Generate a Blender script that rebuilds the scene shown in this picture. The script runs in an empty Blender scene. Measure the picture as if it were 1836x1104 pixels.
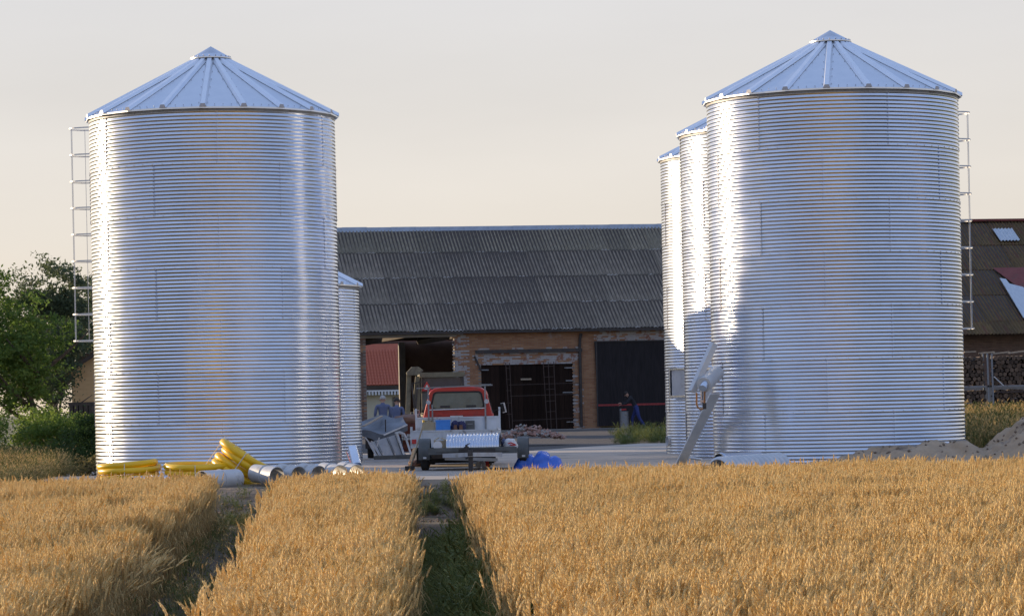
import bpy, math, random
import numpy as np
from mathutils import Vector, Matrix, noise as mnoise
PI = math.pi
R_ = math.radians
random.seed(7)
rng = np.random.default_rng(7)
SC = bpy.context.scene
COL = SC.collection

# ------------------------------------------------------------------ camera
F = 5500.0            # focal length in photograph pixels (1836 wide)
ZC = 1.45
ROLL = R_(1.22)
HY = 722.0            # horizon row
cam_d = bpy.data.cameras.new('camera')
cam = bpy.data.objects.new('camera', cam_d)
COL.objects.link(cam)
cam_d.sensor_width = 36.0
cam_d.lens = 36.0 * F / 1836.0
cam_d.shift_y = (HY - 552.0) / 1836.0
cam_d.clip_end = 3000.0
cam.matrix_world = Matrix.Translation((0, 0, ZC)) @ Matrix.Rotation(R_(90), 4, 'X') @ Matrix.Rotation(-ROLL, 4, 'Z')
SC.camera = cam
CR, SR = math.cos(ROLL), math.sin(ROLL)

# ------------------------------------------------------------------ sky, sun, exposure
SUN_EL = 10.0
SUN_B = 31.0          # degrees from -X towards +Y
world = bpy.data.worlds.new('World')
SC.world = world
world.use_nodes = True
wn = world.node_tree
wn.nodes.clear()


def N(nt, typ, **kw):
    n = nt.nodes.new(typ)
    for k, v in kw.items():
        if k.startswith('i_'):
            n.inputs[k[2:].replace('_', ' ')].default_value = v
        else:
            setattr(n, k, v)
    return n


sky = N(wn, 'ShaderNodeTexSky', sky_type='NISHITA', sun_disc=False)
sky.sun_elevation = R_(SUN_EL)
sky.sun_rotation = R_(-(90 - SUN_B))
sky.air_density = 1.0
sky.dust_density = 1.6
sky.ozone_density = 2.0
geo = N(wn, 'ShaderNodeNewGeometry')
sep = N(wn, 'ShaderNodeSeparateXYZ')
tc = N(wn, 'ShaderNodeTexCoord')
wn.links.new(tc.outputs['Generated'], sep.inputs[0])
# evening haze: thick near the horizon, thinning out upwards
mr = N(wn, 'ShaderNodeMapRange', interpolation_type='SMOOTHSTEP')
mr.inputs['From Min'].default_value = 0.02
mr.inputs['From Max'].default_value = 0.75
mr.inputs['To Min'].default_value = 0.93
mr.inputs['To Max'].default_value = 0.8
wn.links.new(sep.outputs['Z'], mr.inputs['Value'])
# soft uneven high cloud in the haze
mp = N(wn, 'ShaderNodeMapping')
mp.inputs['Scale'].default_value = (1.5, 1.5, 7.0)
wn.links.new(tc.outputs['Generated'], mp.inputs['Vector'])
nz = N(wn, 'ShaderNodeTexNoise')
nz.inputs['Scale'].default_value = 2.6
nz.inputs['Detail'].default_value = 5
wn.links.new(mp.outputs[0], nz.inputs['Vector'])
hz = N(wn, 'ShaderNodeValToRGB')   # haze colour by height
hz.color_ramp.elements[0].position = 0.0
hz.color_ramp.elements[0].color = (0.81, 0.665, 0.505, 1)
hz.color_ramp.elements[1].position = 0.16
hz.color_ramp.elements[1].color = (0.72, 0.72, 0.75, 1)
e = hz.color_ramp.elements.new(0.055)
e.color = (0.80, 0.735, 0.66, 1)
e = hz.color_ramp.elements.new(0.225)
e.color = (0.42, 0.54, 0.84, 1)
e = hz.color_ramp.elements.new(0.36)
e.color = (0.31, 0.45, 0.82, 1)
e = hz.color_ramp.elements.new(0.8)
e.color = (0.42, 0.56, 0.90, 1)
wn.links.new(sep.outputs['Z'], hz.inputs[0])
nr = N(wn, 'ShaderNodeMapRange')
nr.inputs['From Min'].default_value = 0.3
nr.inputs['From Max'].default_value = 0.7
nr.inputs['To Min'].default_value = 7.6
nr.inputs['To Max'].default_value = 8.35
wn.links.new(nz.outputs['Fac'], nr.inputs['Value'])
vm = N(wn, 'ShaderNodeVectorMath', operation='SCALE')
wn.links.new(hz.outputs[0], vm.inputs[0])
wn.links.new(nr.outputs[0], vm.inputs['Scale'])
mx = N(wn, 'ShaderNodeMix', data_type='RGBA')
wn.links.new(mr.outputs[0], mx.inputs[0])
wn.links.new(sky.outputs[0], mx.inputs[6])
wn.links.new(vm.outputs[0], mx.inputs[7])
bg = N(wn, 'ShaderNodeBackground')
bg.inputs['Strength'].default_value = 0.10
wn.links.new(mx.outputs[2], bg.inputs['Color'])
wo = N(wn, 'ShaderNodeOutputWorld')
wn.links.new(bg.outputs[0], wo.inputs['Surface'])

sun_d = bpy.data.lights.new('sun', 'SUN')
sun_d.energy = 5.0
sun_d.angle = R_(0.6)
sun_d.color = (1.0, 0.77, 0.51)
sun = bpy.data.objects.new('sun', sun_d)
COL.objects.link(sun)
sdir = Vector((-math.cos(R_(SUN_B)) * math.cos(R_(SUN_EL)), math.sin(R_(SUN_B)) * math.cos(R_(SUN_EL)), math.sin(R_(SUN_EL))))
sun.rotation_euler = (-sdir).to_track_quat('-Z', 'Y').to_euler()
sun.location = (-60, 40, 40)

vs = SC.view_settings
vs.view_transform = 'Standard'
vs.look = 'None'
vs.exposure = 0.4
vs.gamma = 1.0
vs.use_curve_mapping = False
SC.cycles.use_denoising = True
SC.cycles.max_bounces = 8
SC.cycles.glossy_bounces = 5
SC.cycles.transparent_max_bounces = 8
SC.cycles.sample_clamp_indirect = 6.0


# ------------------------------------------------------------------ where things stand
def XZ(u, v, Y):
    a = (u - 918) * Y / F
    b = (HY - v) * Y / F
    return Vector((a * CR + b * SR, Y, ZC + b * CR - a * SR))


def XU(u, Y, z=0.0):
    return ((u - 918) * Y / F + (z - ZC) * SR) / CR


def GR(u, v, z=0.0):
    Y = F * (z - ZC) / ((HY - v) * CR - (u - 918) * SR)
    return XZ(u, v, Y)


# ------------------------------------------------------------------ helpers
def tag(o, label=None, cat=None, group=None, kind=None):
    if label: o['label'] = label
    if cat: o['category'] = cat
    if group: o['group'] = group
    if kind: o['kind'] = kind
    return o


def thing(name, label, cat, loc=(0, 0, 0), rz=0.0, group=None):
    o = bpy.data.objects.new(name, None)
    o.empty_display_size = 0.3
    COL.objects.link(o)
    o.location = loc
    o.rotation_euler = (0, 0, rz)
    return tag(o, label, cat, group)


def inst(name, me, parent=None, loc=(0, 0, 0), rot=(0, 0, 0), scale=(1, 1, 1)):
    o = bpy.data.objects.new(name, me)
    COL.objects.link(o)
    o.parent = parent
    o.location = loc
    o.rotation_euler = rot
    o.scale = scale
    return o


def kids(o, cache={}):
    return [c for c in bpy.data.objects if c.parent == o]


def dup(root, loc, rz, label=None, group=None, parent=None):
    c = root.copy()
    COL.objects.link(c)
    c.parent = parent
    if parent is None:
        c.location = loc
        c.rotation_euler = (0, 0, rz)
    if label: c['label'] = label
    if group: c['group'] = group
    for ch in kids(root):
        dup(ch, None, None, parent=c)
    return c


def frame(d, up=Vector((0, 0, 1))):
    d = Vector(d).normalized()
    if abs(d.dot(up)) > 0.99:
        up = Vector((1, 0, 0))
    s = d.cross(up).normalized()
    t = s.cross(d).normalized()
    return s, t


class MB:
    def __init__(self):
        self.v = []; self.f = []; self.m = []

    def add(self, vs_, fs, mi=0):
        b = len(self.v)
        self.v += [tuple(p) for p in vs_]
        self.f += [tuple(i + b for i in f) for f in fs]
        self.m += [mi] * len(fs)
        return self

    def box(self, c, s, rot=None, mi=0, taper=1.0):
        hx, hy, hz_ = s[0] / 2, s[1] / 2, s[2] / 2
        P = [Vector((x * (taper if z > 0 else 1), y * (taper if z > 0 else 1), z)) for z in (-hz_, hz_) for x, y in ((-hx, -hy), (hx, -hy), (hx, hy), (-hx, hy))]
        if rot is not None:
            P = [rot @ p for p in P]
        c = Vector(c)
        return self.add([p + c for p in P], [(3, 2, 1, 0), (4, 5, 6, 7), (0, 1, 5, 4), (1, 2, 6, 5), (2, 3, 7, 6), (3, 0, 4, 7)], mi)

    def bb(self, x0, x1, y0, y1, z0, z1, mi=0):
        return self.box(((x0 + x1) / 2, (y0 + y1) / 2, (z0 + z1) / 2), (x1 - x0, y1 - y0, z1 - z0), None, mi)

    def bar(self, p, q, w, h=None, mi=0):
        """rectangular bar from p to q"""
        h = h or w
        p, q = Vector(p), Vector(q)
        s, t = frame(q - p)
        P = []
        for e_ in (p, q):
            for a, b in ((-1, -1), (1, -1), (1, 1), (-1, 1)):
                P.append(e_ + s * a * w / 2 + t * b * h / 2)
        return self.add(P, [(3, 2, 1, 0), (4, 5, 6, 7), (0, 1, 5, 4), (1, 2, 6, 5), (2, 3, 7, 6), (3, 0, 4, 7)], mi)

    def cyl(self, p, q, r0, r1=None, n=12, caps=True, mi=0):
        r1 = r0 if r1 is None else r1
        p, q = Vector(p), Vector(q)
        s, t = frame(q - p)
        P = []
        for e_, r in ((p, r0), (q, r1)):
            for i in range(n):
                a = 2 * PI * i / n
                P.append(e_ + s * math.cos(a) * r + t * math.sin(a) * r)
        fs = [(i, (i + 1) % n, n + (i + 1) % n, n + i) for i in range(n)]
        if caps:
            fs += [tuple(range(n))[::-1], tuple(range(n, 2 * n))]
        return self.add(P, fs, mi)

    def tube(self, pts, r, n=8, closed=False, mi=0):
        pts = [Vector(p) for p in pts]
        m = len(pts)
        rr = r if isinstance(r, (list, tuple)) else [r] * m
        P = []
        prev = None
        for i in range(m):
            a = pts[(i - 1) % m] if (closed or i > 0) else pts[i]
            b = pts[(i + 1) % m] if (closed or i < m - 1) else pts[i]
            d = (b - a).normalized()
            if prev is None:
                s, t = frame(d)
            else:
                t = (prev - d * prev.dot(d)).normalized()
                s = d.cross(t).normalized()
            prev = t
            for k in range(n):
                an = 2 * PI * k / n
                P.append(pts[i] + s * math.cos(an) * rr[i] + t * math.sin(an) * rr[i])
        fs = []
        for i in range(m if closed else m - 1):
            j = (i + 1) % m
            for k in range(n):
                l = (k + 1) % n
                fs.append((i * n + k, i * n + l, j * n + l, j * n + k))
        if not closed:
            fs += [tuple(range(n))[::-1], tuple(range((m - 1) * n, m * n))]
        return self.add(P, fs, mi)

    def prism(self, poly, z0, z1, axis='z', mi=0):
        n = len(poly)
        def mk(a, b, c):
            return {'z': (a, b, c), 'y': (a, c, b), 'x': (c, a, b)}[axis]
        P = [mk(a, b, z0) for a, b in poly] + [mk(a, b, z1) for a, b in poly]
        fs = [tuple(range(n))[::-1], tuple(range(n, 2 * n))] + [(i, (i + 1) % n, n + (i + 1) % n, n + i) for i in range(n)]
        return self.add(P, fs, mi)

    def grid(self, fn, nu, nv, mi=0):
        P = [fn(i / nu, j / nv) for j in range(nv + 1) for i in range(nu + 1)]
        fs = [(j * (nu + 1) + i, j * (nu + 1) + i + 1, (j + 1) * (nu + 1) + i + 1, (j + 1) * (nu + 1) + i) for j in range(nv) for i in range(nu)]
        return self.add(P, fs, mi)

    def mesh(self, name, mats, sharp=38):
        me = bpy.data.meshes.new(name)
        me.from_pydata(self.v, [], self.f)
        if not isinstance(mats, (list, tuple)): mats = [mats]
        for m_ in mats: me.materials.append(m_)
        if len(mats) > 1:
            me.polygons.foreach_set('material_index', self.m)
        me.polygons.foreach_set('use_smooth', [sharp > 0] * len(me.polygons))
        me.update()
        if 0 < sharp < 180:
            me.set_sharp_from_angle(angle=R_(sharp))
        return me

    def build(self, name, mats, parent=None, loc=(0, 0, 0), rot=(0, 0, 0), sharp=38):
        return inst(name, self.mesh(name, mats, sharp), parent, loc, rot)


def np_mesh(name, V, Fq, mats, mi=None, smooth=False):
    """quads or triangles from numpy arrays"""
    me = bpy.data.meshes.new(name)
    nv, (nf, k) = len(V), Fq.shape
    me.vertices.add(nv)
    me.vertices.foreach_set('co', V.astype(np.float32).ravel())
    me.loops.add(nf * k)
    me.loops.foreach_set('vertex_index', Fq.astype(np.int32).ravel())
    me.polygons.add(nf)
    me.polygons.foreach_set('loop_start', np.arange(0, nf * k, k, dtype=np.int32))
    for m_ in (mats if isinstance(mats, (list, tuple)) else [mats]): me.materials.append(m_)
    if mi is not None: me.polygons.foreach_set('material_index', np.asarray(mi, dtype=np.int32))
    me.polygons.foreach_set('use_smooth', np.full(nf, smooth))
    me.update(calc_edges=True)
    return me


# ------------------------------------------------------------------ materials
M = {}


def mat(name, c1, c2=None, scale=4.0, rough=0.7, metal=0.0, bump=0.0, bscale=40.0, island=0.0, detail=5, spec=0.5, stretch=None,
        transl=0.0, dirt=None, dscale=1.5, dlo=0.5, dhi=0.7, world=False, rvar=0.0, orand=0.0):
    m = bpy.data.materials.new(name)
    m.use_nodes = True
    nt = m.node_tree
    bs = nt.nodes['Principled BSDF']
    bs.inputs['Roughness'].default_value = rough
    bs.inputs['Metallic'].default_value = metal
    bs.inputs['Specular IOR Level'].default_value = spec
    c2 = c2 or c1
    t = N(nt, 'ShaderNodeTexCoord')
    vec = t.outputs['Object']
    if world:
        g = N(nt, 'ShaderNodeNewGeometry')
        vec = g.outputs['Position']
    if stretch:
        mp_ = N(nt, 'ShaderNodeMapping')
        mp_.inputs['Scale'].default_value = stretch
        nt.links.new(vec, mp_.inputs[0])
        vec = mp_.outputs[0]
    n1 = N(nt, 'ShaderNodeTexNoise')
    n1.inputs['Scale'].default_value = scale
    n1.inputs['Detail'].default_value = detail
    n1.inputs['Roughness'].default_value = 0.62
    nt.links.new(vec, n1.inputs['Vector'])
    r = N(nt, 'ShaderNodeMapRange')
    r.inputs['From Min'].default_value = 0.3
    r.inputs['From Max'].default_value = 0.7
    nt.links.new(n1.outputs['Fac'], r.inputs['Value'])
    fac = r.outputs[0]
    if island > 0:
        g2 = N(nt, 'ShaderNodeNewGeometry')
        mxx = N(nt, 'ShaderNodeMix', data_type='FLOAT')
        mxx.inputs[0].default_value = island
        nt.links.new(fac, mxx.inputs[2])
        nt.links.new(g2.outputs['Random Per Island'], mxx.inputs[3])
        fac = mxx.outputs[0]
    mc = N(nt, 'ShaderNodeMix', data_type='RGBA')
    nt.links.new(fac, mc.inputs[0])
    mc.inputs[6].default_value = (*c1, 1)
    mc.inputs[7].default_value = (*c2, 1)
    col = mc.outputs[2]
    if dirt:
        n3 = N(nt, 'ShaderNodeTexNoise')
        n3.inputs['Scale'].default_value = dscale
        n3.inputs['Detail'].default_value = 8
        n3.inputs['Roughness'].default_value = 0.7
        nt.links.new(vec, n3.inputs['Vector'])
        r3 = N(nt, 'ShaderNodeMapRange', interpolation_type='SMOOTHSTEP')
        r3.inputs['From Min'].default_value = dlo
        r3.inputs['From Max'].default_value = dhi
        nt.links.new(n3.outputs['Fac'], r3.inputs['Value'])
        m3 = N(nt, 'ShaderNodeMix', data_type='RGBA')
        nt.links.new(r3.outputs[0], m3.inputs[0])
        nt.links.new(col, m3.inputs[6])
        m3.inputs[7].default_value = (*dirt, 1)
        col = m3.outputs[2]
    if orand > 0:
        oi = N(nt, 'ShaderNodeObjectInfo')
        r5 = N(nt, 'ShaderNodeMapRange')
        r5.inputs['To Min'].default_value = 1 - orand
        r5.inputs['To Max'].default_value = 1 + orand
        nt.links.new(oi.outputs['Random'], r5.inputs['Value'])
        hs = N(nt, 'ShaderNodeHueSaturation')
        nt.links.new(r5.outputs[0], hs.inputs['Value'])
        nt.links.new(col, hs.inputs['Color'])
        col = hs.outputs[0]
    nt.links.new(col, bs.inputs['Base Color'])
    if rvar > 0:
        rr = N(nt, 'ShaderNodeMapRange')
        rr.inputs['From Min'].default_value = 0.3
        rr.inputs['From Max'].default_value = 0.7
        rr.inputs['To Min'].default_value = rough - rvar
        rr.inputs['To Max'].default_value = rough + rvar
        nt.links.new(n1.outputs['Fac'], rr.inputs['Value'])
        nt.links.new(rr.outputs[0], bs.inputs['Roughness'])
    if bump > 0:
        n2 = N(nt, 'ShaderNodeTexNoise')
        n2.inputs['Scale'].default_value = bscale
        n2.inputs['Detail'].default_value = 6
        nt.links.new(vec, n2.inputs['Vector'])
        bp = N(nt, 'ShaderNodeBump')
        bp.inputs['Strength'].default_value = 1.0
        bp.inputs['Distance'].default_value = bump
        nt.links.new(n2.outputs['Fac'], bp.inputs['Height'])
        nt.links.new(bp.outputs[0], bs.inputs['Normal'])
    if transl > 0:
        tr = N(nt, 'ShaderNodeBsdfTranslucent')
        nt.links.new(col, tr.inputs['Color'])
        ms = N(nt, 'ShaderNodeMixShader')
        ms.inputs[0].default_value = transl
        out = nt.nodes['Material Output']
        nt.links.new(bs.outputs[0], ms.inputs[1])
        nt.links.new(tr.outputs[0], ms.inputs[2])
        nt.links.new(ms.outputs[0], out.inputs['Surface'])
    M[name] = m
    return m


mat('galvanised', (0.61, 0.655, 0.725), (0.72, 0.755, 0.815), 1.3, rough=0.235, metal=1.0, rvar=0.03, stretch=(1, 1, 3), orand=.05)
mat('galvanised_roof', (0.66, 0.69, 0.73), (0.76, 0.78, 0.81), 2.0, rough=0.34, metal=1.0, rvar=0.06)
mat('galvanised_old', (0.52, 0.53, 0.53), (0.66, 0.66, 0.65), 3.0, rough=0.55, metal=0.25, rvar=0.05, dirt=(0.32, 0.30, 0.27), dscale=2, dlo=.5, dhi=.75)
mat('galv_matt', (0.52, 0.53, 0.54), (0.64, 0.65, 0.65), 3.0, rough=0.45, metal=0.35)
mat('rib_metal', (0.78, 0.80, 0.83), (0.86, 0.87, 0.88), 3.0, rough=0.33, metal=0.9)
mat('galv_light', (0.62, 0.65, 0.68), (0.74, 0.77, 0.79), 3.0, rough=0.5, metal=0.15)
mat('bolt_metal', (0.42, 0.42, 0.44), rough=0.5, metal=0.8)
mat('dark_gap', (0.02, 0.02, 0.02), rough=0.9)
mat('dark_steel', (0.035, 0.033, 0.033), (0.07, 0.06, 0.055), 5, rough=0.6, metal=0.3, dirt=(0.13, 0.06, 0.03), dscale=6, dlo=.55, dhi=.75)
mat('grey_steel', (0.20, 0.21, 0.22), (0.30, 0.31, 0.32), 5, rough=0.55, metal=0.5, dirt=(0.12, 0.09, 0.07), dscale=5)
mat('copper', (0.55, 0.27, 0.12), (0.42, 0.20, 0.09), 9, rough=0.4, metal=0.9)
mat('concrete', (0.38, 0.325, 0.265), (0.48, 0.415, 0.34), 0.9, rough=0.9, bump=0.004, bscale=14, dirt=(0.22, 0.19, 0.16), dscale=.55, dlo=.48, dhi=.72)
mat('pale_concrete', (0.26, 0.25, 0.235), (0.38, 0.36, 0.33), 2.2, rough=0.92, bump=0.004, bscale=20)
mat('brick', (0.27, 0.125, 0.065), (0.42, 0.24, 0.13), 1.2, rough=0.92, bump=0.004, bscale=60, island=0.65, dirt=(0.36, 0.33, 0.31), dscale=.42, dlo=.56, dhi=.66)
mat('brick_white', (0.36, 0.33, 0.31), (0.48, 0.45, 0.43), 2, rough=0.92, bump=0.004, bscale=60, island=0.4, dirt=(0.27, 0.12, 0.07), dscale=2.6, dlo=.5, dhi=.6)
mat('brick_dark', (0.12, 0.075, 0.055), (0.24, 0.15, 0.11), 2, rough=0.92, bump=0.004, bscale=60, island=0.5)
mat('mortar', (0.20, 0.175, 0.15), (0.27, 0.24, 0.21), 3, rough=0.95, bump=0.004, bscale=50)
mat('asbestos', (0.14, 0.113, 0.082), (0.31, 0.255, 0.19), 3.2, rough=0.9, bump=0.003, bscale=50, orand=.16, stretch=(6, 1, 1), dirt=(0.11, 0.085, 0.055), dscale=.8, dlo=.45, dhi=.7)
mat('asbestos_top', (0.13, 0.105, 0.068), (0.29, 0.245, 0.165), 3.2, rough=0.9, bump=0.003, bscale=50, orand=.16, stretch=(6, 1, 1), dirt=(0.19, 0.17, 0.15), dscale=1.8, dlo=.5, dhi=.75)
mat('ridge_metal', (0.25, 0.28, 0.32), (0.35, 0.38, 0.42), 2, rough=0.5, metal=0.3)
mat('moss_roof', (0.075, 0.040, 0.017), (0.15, 0.10, 0.03), 2.2, rough=0.9, bump=0.004, bscale=40, orand=.2, stretch=(5, 1, 1), dirt=(0.12, 0.045, 0.025), dscale=.5, dlo=.45, dhi=.65)
mat('red_roof', (0.16, 0.035, 0.03), (0.22, 0.06, 0.05), 4, rough=0.8, dirt=(0.09, .05, .035), dscale=2)
mat('skylight_sheet', (0.42, 0.47, 0.52), (0.55, 0.6, 0.64), 3, rough=0.5, stretch=(6, 1, 1))
mat('clay_tile', (0.36, 0.085, 0.042), (0.46, 0.13, 0.07), 4, rough=0.8, island=.4)
mat('cream_wall', (0.50, 0.46, 0.34), (0.58, 0.53, 0.40), 2, rough=0.9)
mat('yellow_brick', (0.66, 0.42, 0.20), (0.76, 0.52, 0.27), 2, rough=0.9, island=.5)
mat('brown_door', (0.014, 0.008, 0.006), (0.030, 0.017, 0.012), 3, rough=0.9, spec=.15, orand=.35, stretch=(8, 1, .6))
mat('black_sheet', (0.015, 0.013, 0.014), (0.026, 0.022, 0.024), 2.4, rough=0.75, spec=.25, stretch=(3, 1, .6))
mat('rust_bar', (0.05, 0.034, 0.027), (0.085, 0.055, 0.045), 9, rough=0.8)
mat('red_stripe', (0.28, 0.03, 0.03), rough=0.6)
mat('timber_dark', (0.045, 0.035, 0.028), (0.08, 0.06, 0.045), 4, rough=0.9)
mat('plank', (0.30, 0.24, 0.17), (0.42, 0.34, 0.25), 4, rough=0.85, stretch=(1, 1, 6))
mat('white_paint', (0.62, 0.63, 0.64), (0.74, 0.75, 0.76), 5, rough=0.6, dirt=(.4, .38, .35), dscale=3)
mat('grey_panel', (0.40, 0.41, 0.43), (0.50, 0.51, 0.52), 3, rough=0.6, dirt=(.30, .28, .25), dscale=2.5)
mat('truck_red', (0.46, 0.024, 0.02), (0.52, 0.035, 0.028), 3, rough=0.33, dirt=(0.24, 0.035, 0.03), dscale=3)
mat('truck_bed', (0.50, 0.55, 0.60), (0.62, 0.66, 0.70), 4, rough=0.5, dirt=(0.20, 0.17, 0.15), dscale=4.5, dlo=.55, dhi=.72)
mat('glass', (0.05, 0.085, 0.085), (0.09, 0.13, 0.13), 3, rough=0.12, spec=0.8)
mat('rubber', (0.018, 0.018, 0.018), (0.035, 0.033, 0.03), 8, rough=0.85)
mat('fender', (0.065, 0.07, 0.07), (0.11, 0.115, 0.11), 5, rough=0.6)
mat('blue_box', (0.03, 0.20, 0.60), (0.05, 0.26, 0.68), 5, rough=0.45)
mat('tan_plastic', (0.30, 0.25, 0.16), (0.36, 0.30, 0.2), 5, rough=0.6)
mat('navy_cloth', (0.02, 0.022, 0.07), (0.04, 0.045, 0.12), 7, rough=0.9)
mat('brown_leather', (0.12, 0.06, 0.035), (0.2, 0.1, 0.06), 7, rough=0.7)
mat('cardboard', (0.38, 0.30, 0.19), (0.45, 0.36, 0.24), 5, rough=0.9)
mat('white_bag', (0.50, 0.52, 0.54), (0.68, 0.70, 0.72), 9, rough=0.5)
mat('red_plastic', (0.50, 0.03, 0.03), rough=0.45)
mat('yellow_plastic', (0.65, 0.42, 0.03), rough=0.5)
mat('tarp_blue', (0.03, 0.12, 0.55), (0.06, 0.18, 0.68), 6, rough=0.38, bump=0.012, bscale=11)
mat('tarp_grey', (0.075, 0.09, 0.11), (0.15, 0.175, 0.21), 2.5, rough=0.5, bump=0.01, bscale=6)
mat('hose_yellow', (0.80, 0.47, 0.008), (0.84, 0.53, 0.015), 4, rough=0.33)
mat('black_plastic', (0.02, 0.02, 0.022), rough=0.5)
mat('dark_glass', (0.022, 0.025, 0.045), (0.035, 0.04, 0.065), 3, rough=0.15, spec=.5)
mat('machine_cream', (0.11, 0.10, 0.065), (0.20, 0.18, 0.12), 4, rough=0.6, dirt=(0.09, 0.07, 0.05), dscale=3)
mat('cart_red', (0.12, 0.03, 0.018), (0.17, 0.05, 0.03), 4, rough=0.8, dirt=(.05, .03, .025), dscale=2.5)
mat('skin', (0.42, 0.24, 0.17), (0.46, 0.27, 0.19), 10, rough=0.6)
mat('hair_dark', (0.03, 0.022, 0.018), rough=0.8)
mat('hair_grey', (0.33, 0.32, 0.31), (0.45, 0.44, 0.42), 20, rough=0.8)
mat('shirt_blue', (0.10, 0.12, 0.20), (0.14, 0.16, 0.25), 8, rough=0.9)
mat('shirt_black', (0.015, 0.015, 0.02), (0.03, 0.03, 0.035), 8, rough=0.9)
mat('trousers_blue', (0.02, 0.03, 0.13), (0.035, 0.05, 0.18), 8, rough=0.9)
mat('log_bark', (0.055, 0.038, 0.028), (0.11, 0.075, 0.05), 14, rough=0.9)
mat('log_end', (0.07, 0.045, 0.03), (0.15, 0.10, 0.065), 14, rough=0.9, orand=.5)
mat('bark', (0.06, 0.045, 0.032), (0.12, 0.09, 0.065), 12, rough=0.95, bump=.01)
mat('soil', (0.13, 0.095, 0.065), (0.24, 0.18, 0.125), 3.5, rough=0.95, bump=0.03, bscale=9)
mat('mound_sand', (0.34, 0.245, 0.155), (0.50, 0.37, 0.245), 2.0, rough=0.97, bump=0.02, bscale=9, dirt=(0.17, 0.13, 0.10), dscale=1.5)
mat('field_soil', (0.07, 0.055, 0.035), (0.14, 0.11, 0.07), 5, rough=0.97)
mat('gravel', (0.05, 0.042, 0.035), (0.11, 0.093, 0.078), 22, rough=0.95, bump=.02, bscale=20)
for nm, a, b in (('leaf_dark', (0.03, 0.06, 0.014), (0.075, 0.12, 0.03)), ('leaf_mid', (0.07, 0.13, 0.022), (0.16, 0.23, 0.05)),
                 ('leaf_grey', (0.075, 0.10, 0.05), (0.13, 0.165, 0.085)), ('leaf_bright', (0.13, 0.20, 0.03), (0.24, 0.31, 0.06)),
                 ('leaf_dry', (0.17, 0.15, 0.06), (0.27, 0.22, 0.09))):
    mat(nm, a, b, 1.3, rough=0.6, island=.6, transl=.5, world=True, spec=.3)
mat('wheat_ear', (0.62, 0.415, 0.14), (0.95, 0.725, 0.335), 0.9, rough=0.75, island=.55, transl=.25, world=True, spec=.25)
mat('wheat_stem', (0.26, 0.175, 0.068), (0.52, 0.385, 0.17), 0.8, rough=0.7, island=.5, transl=.15, world=True, spec=.25)
mat('wheat_leaf', (0.42, 0.29, 0.11), (0.78, 0.60, 0.28), 0.8, rough=0.8, island=.6, transl=.35, world=True, spec=.2)
mat('wheat_green', (0.09, 0.13, 0.035), (0.23, 0.24, 0.075), 0.8, rough=0.7, island=.6, transl=.35, world=True, spec=.2)

# ================================================================== TERRAIN
def sstep(a, b, x):
    t = min(1.0, max(0.0, (x - a) / (b - a)))
    return t * t * (3 - 2 * t)


def gz(x, y):
    z = -0.72 * (1 - sstep(57.0, 60.0, y)) - 0.09 * sstep(57.0, 60.0, y)
    z += 0.28 * sstep(104, 122, y)
    if y > 57 and y < 135:
        z += 0.03 * mnoise.noise(Vector((x * 0.6, y * 0.6, 0)))
    if y <= 57:
        z += 0.05 * mnoise.noise(Vector((x * 0.35, y * 0.35, 3)))
    return z


def ground():
    xs = [-1500, -600, -250, -120, -60] + list(np.arange(-34, 34.1, 0.75)) + [60, 120, 250, 600, 1500]
    ys = [-400, -120, -40, 0, 8] + list(np.arange(12, 56, 2.0)) + list(np.arange(56, 62, 0.4)) + list(np.arange(62, 136, 1.5)) + [150, 180, 230, 320, 500, 900, 1700]
    nx, ny = len(xs), len(ys)
    V = [(x, y, gz(x, y)) for y in ys for x in xs]
    Fs, mi = [], []
    for j in range(ny - 1):
        for i in range(nx - 1):
            Fs.append((j * nx + i, j * nx + i + 1, (j + 1) * nx + i + 1, (j + 1) * nx + i))
            y = ys[j]
            x = xs[i]
            if y < 57.5: k = 0
            elif y < 66: k = 1
            elif y < 137 and -14 < x < 30: k = 2
            else: k = 3
            mi.append(k)
    mat('meadow', (0.07, 0.085, 0.03), (0.16, 0.14, 0.06), 0.6, rough=0.95)
    me = np_mesh('ground', np.array(V), np.array(Fs), [M['field_soil'], M['soil'], M['gravel'], M['meadow']], mi, True)
    tag(inst('ground', me), 'bare soil, gravel yard and field ground running back to the horizon', kind='structure')


ground()

# concrete yard slab
poly = [GR(560, 858), GR(640, 857.5), GR(750, 860), GR(870, 858), GR(1010, 852), GR(1300, 848), GR(1450, 843)]
poly = [(p.x, max(p.y, 59.6)) for p in poly] + [(11.5, 60.3), (11.5, 96)]
pp = GR(1190, 794); poly += [(8, 101), (pp.x, pp.y)]
for u, v in ((1150, 794.5), (1108, 797), (1040, 801), (1000, 804)):
    p = GR(u, v); poly.append((p.x, p.y))
poly += [(0.5, 92.5), (-3.5, 93.5), (-10.5, 92), (-10.8, 66.0), (-9.0, 64.9), (-6.0, 64.6), (-3.6, 62.8)]
mb = MB().prism(poly, -0.22, 0.0)
tag(mb.build('yard_slab', M['concrete'], sharp=30), 'pale concrete slab of the yard', kind='structure')
# saw cut joints of the slab: shallow dark strips
mb = MB()
for u0, v0, u1, v1 in ((665, 842, 1200, 832), (655, 829, 740, 827)):
    a, b = GR(u0, v0, 0.004), GR(u1, v1, 0.004)
    d = (b - a).normalized(); n_ = Vector((-d.y, d.x, 0)) * 0.012
    mb.add([a - n_, b - n_, b + n_, a + n_], [(0, 1, 2, 3)])
tag(mb.build('slab_joints', M['dark_steel'], sharp=0), kind='structure')

# ================================================================== SILOS
SR_ = 2.73          # wall radius
RH = 1.1176         # ring height
CP = RH / 14        # corrugation pitch


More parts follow.
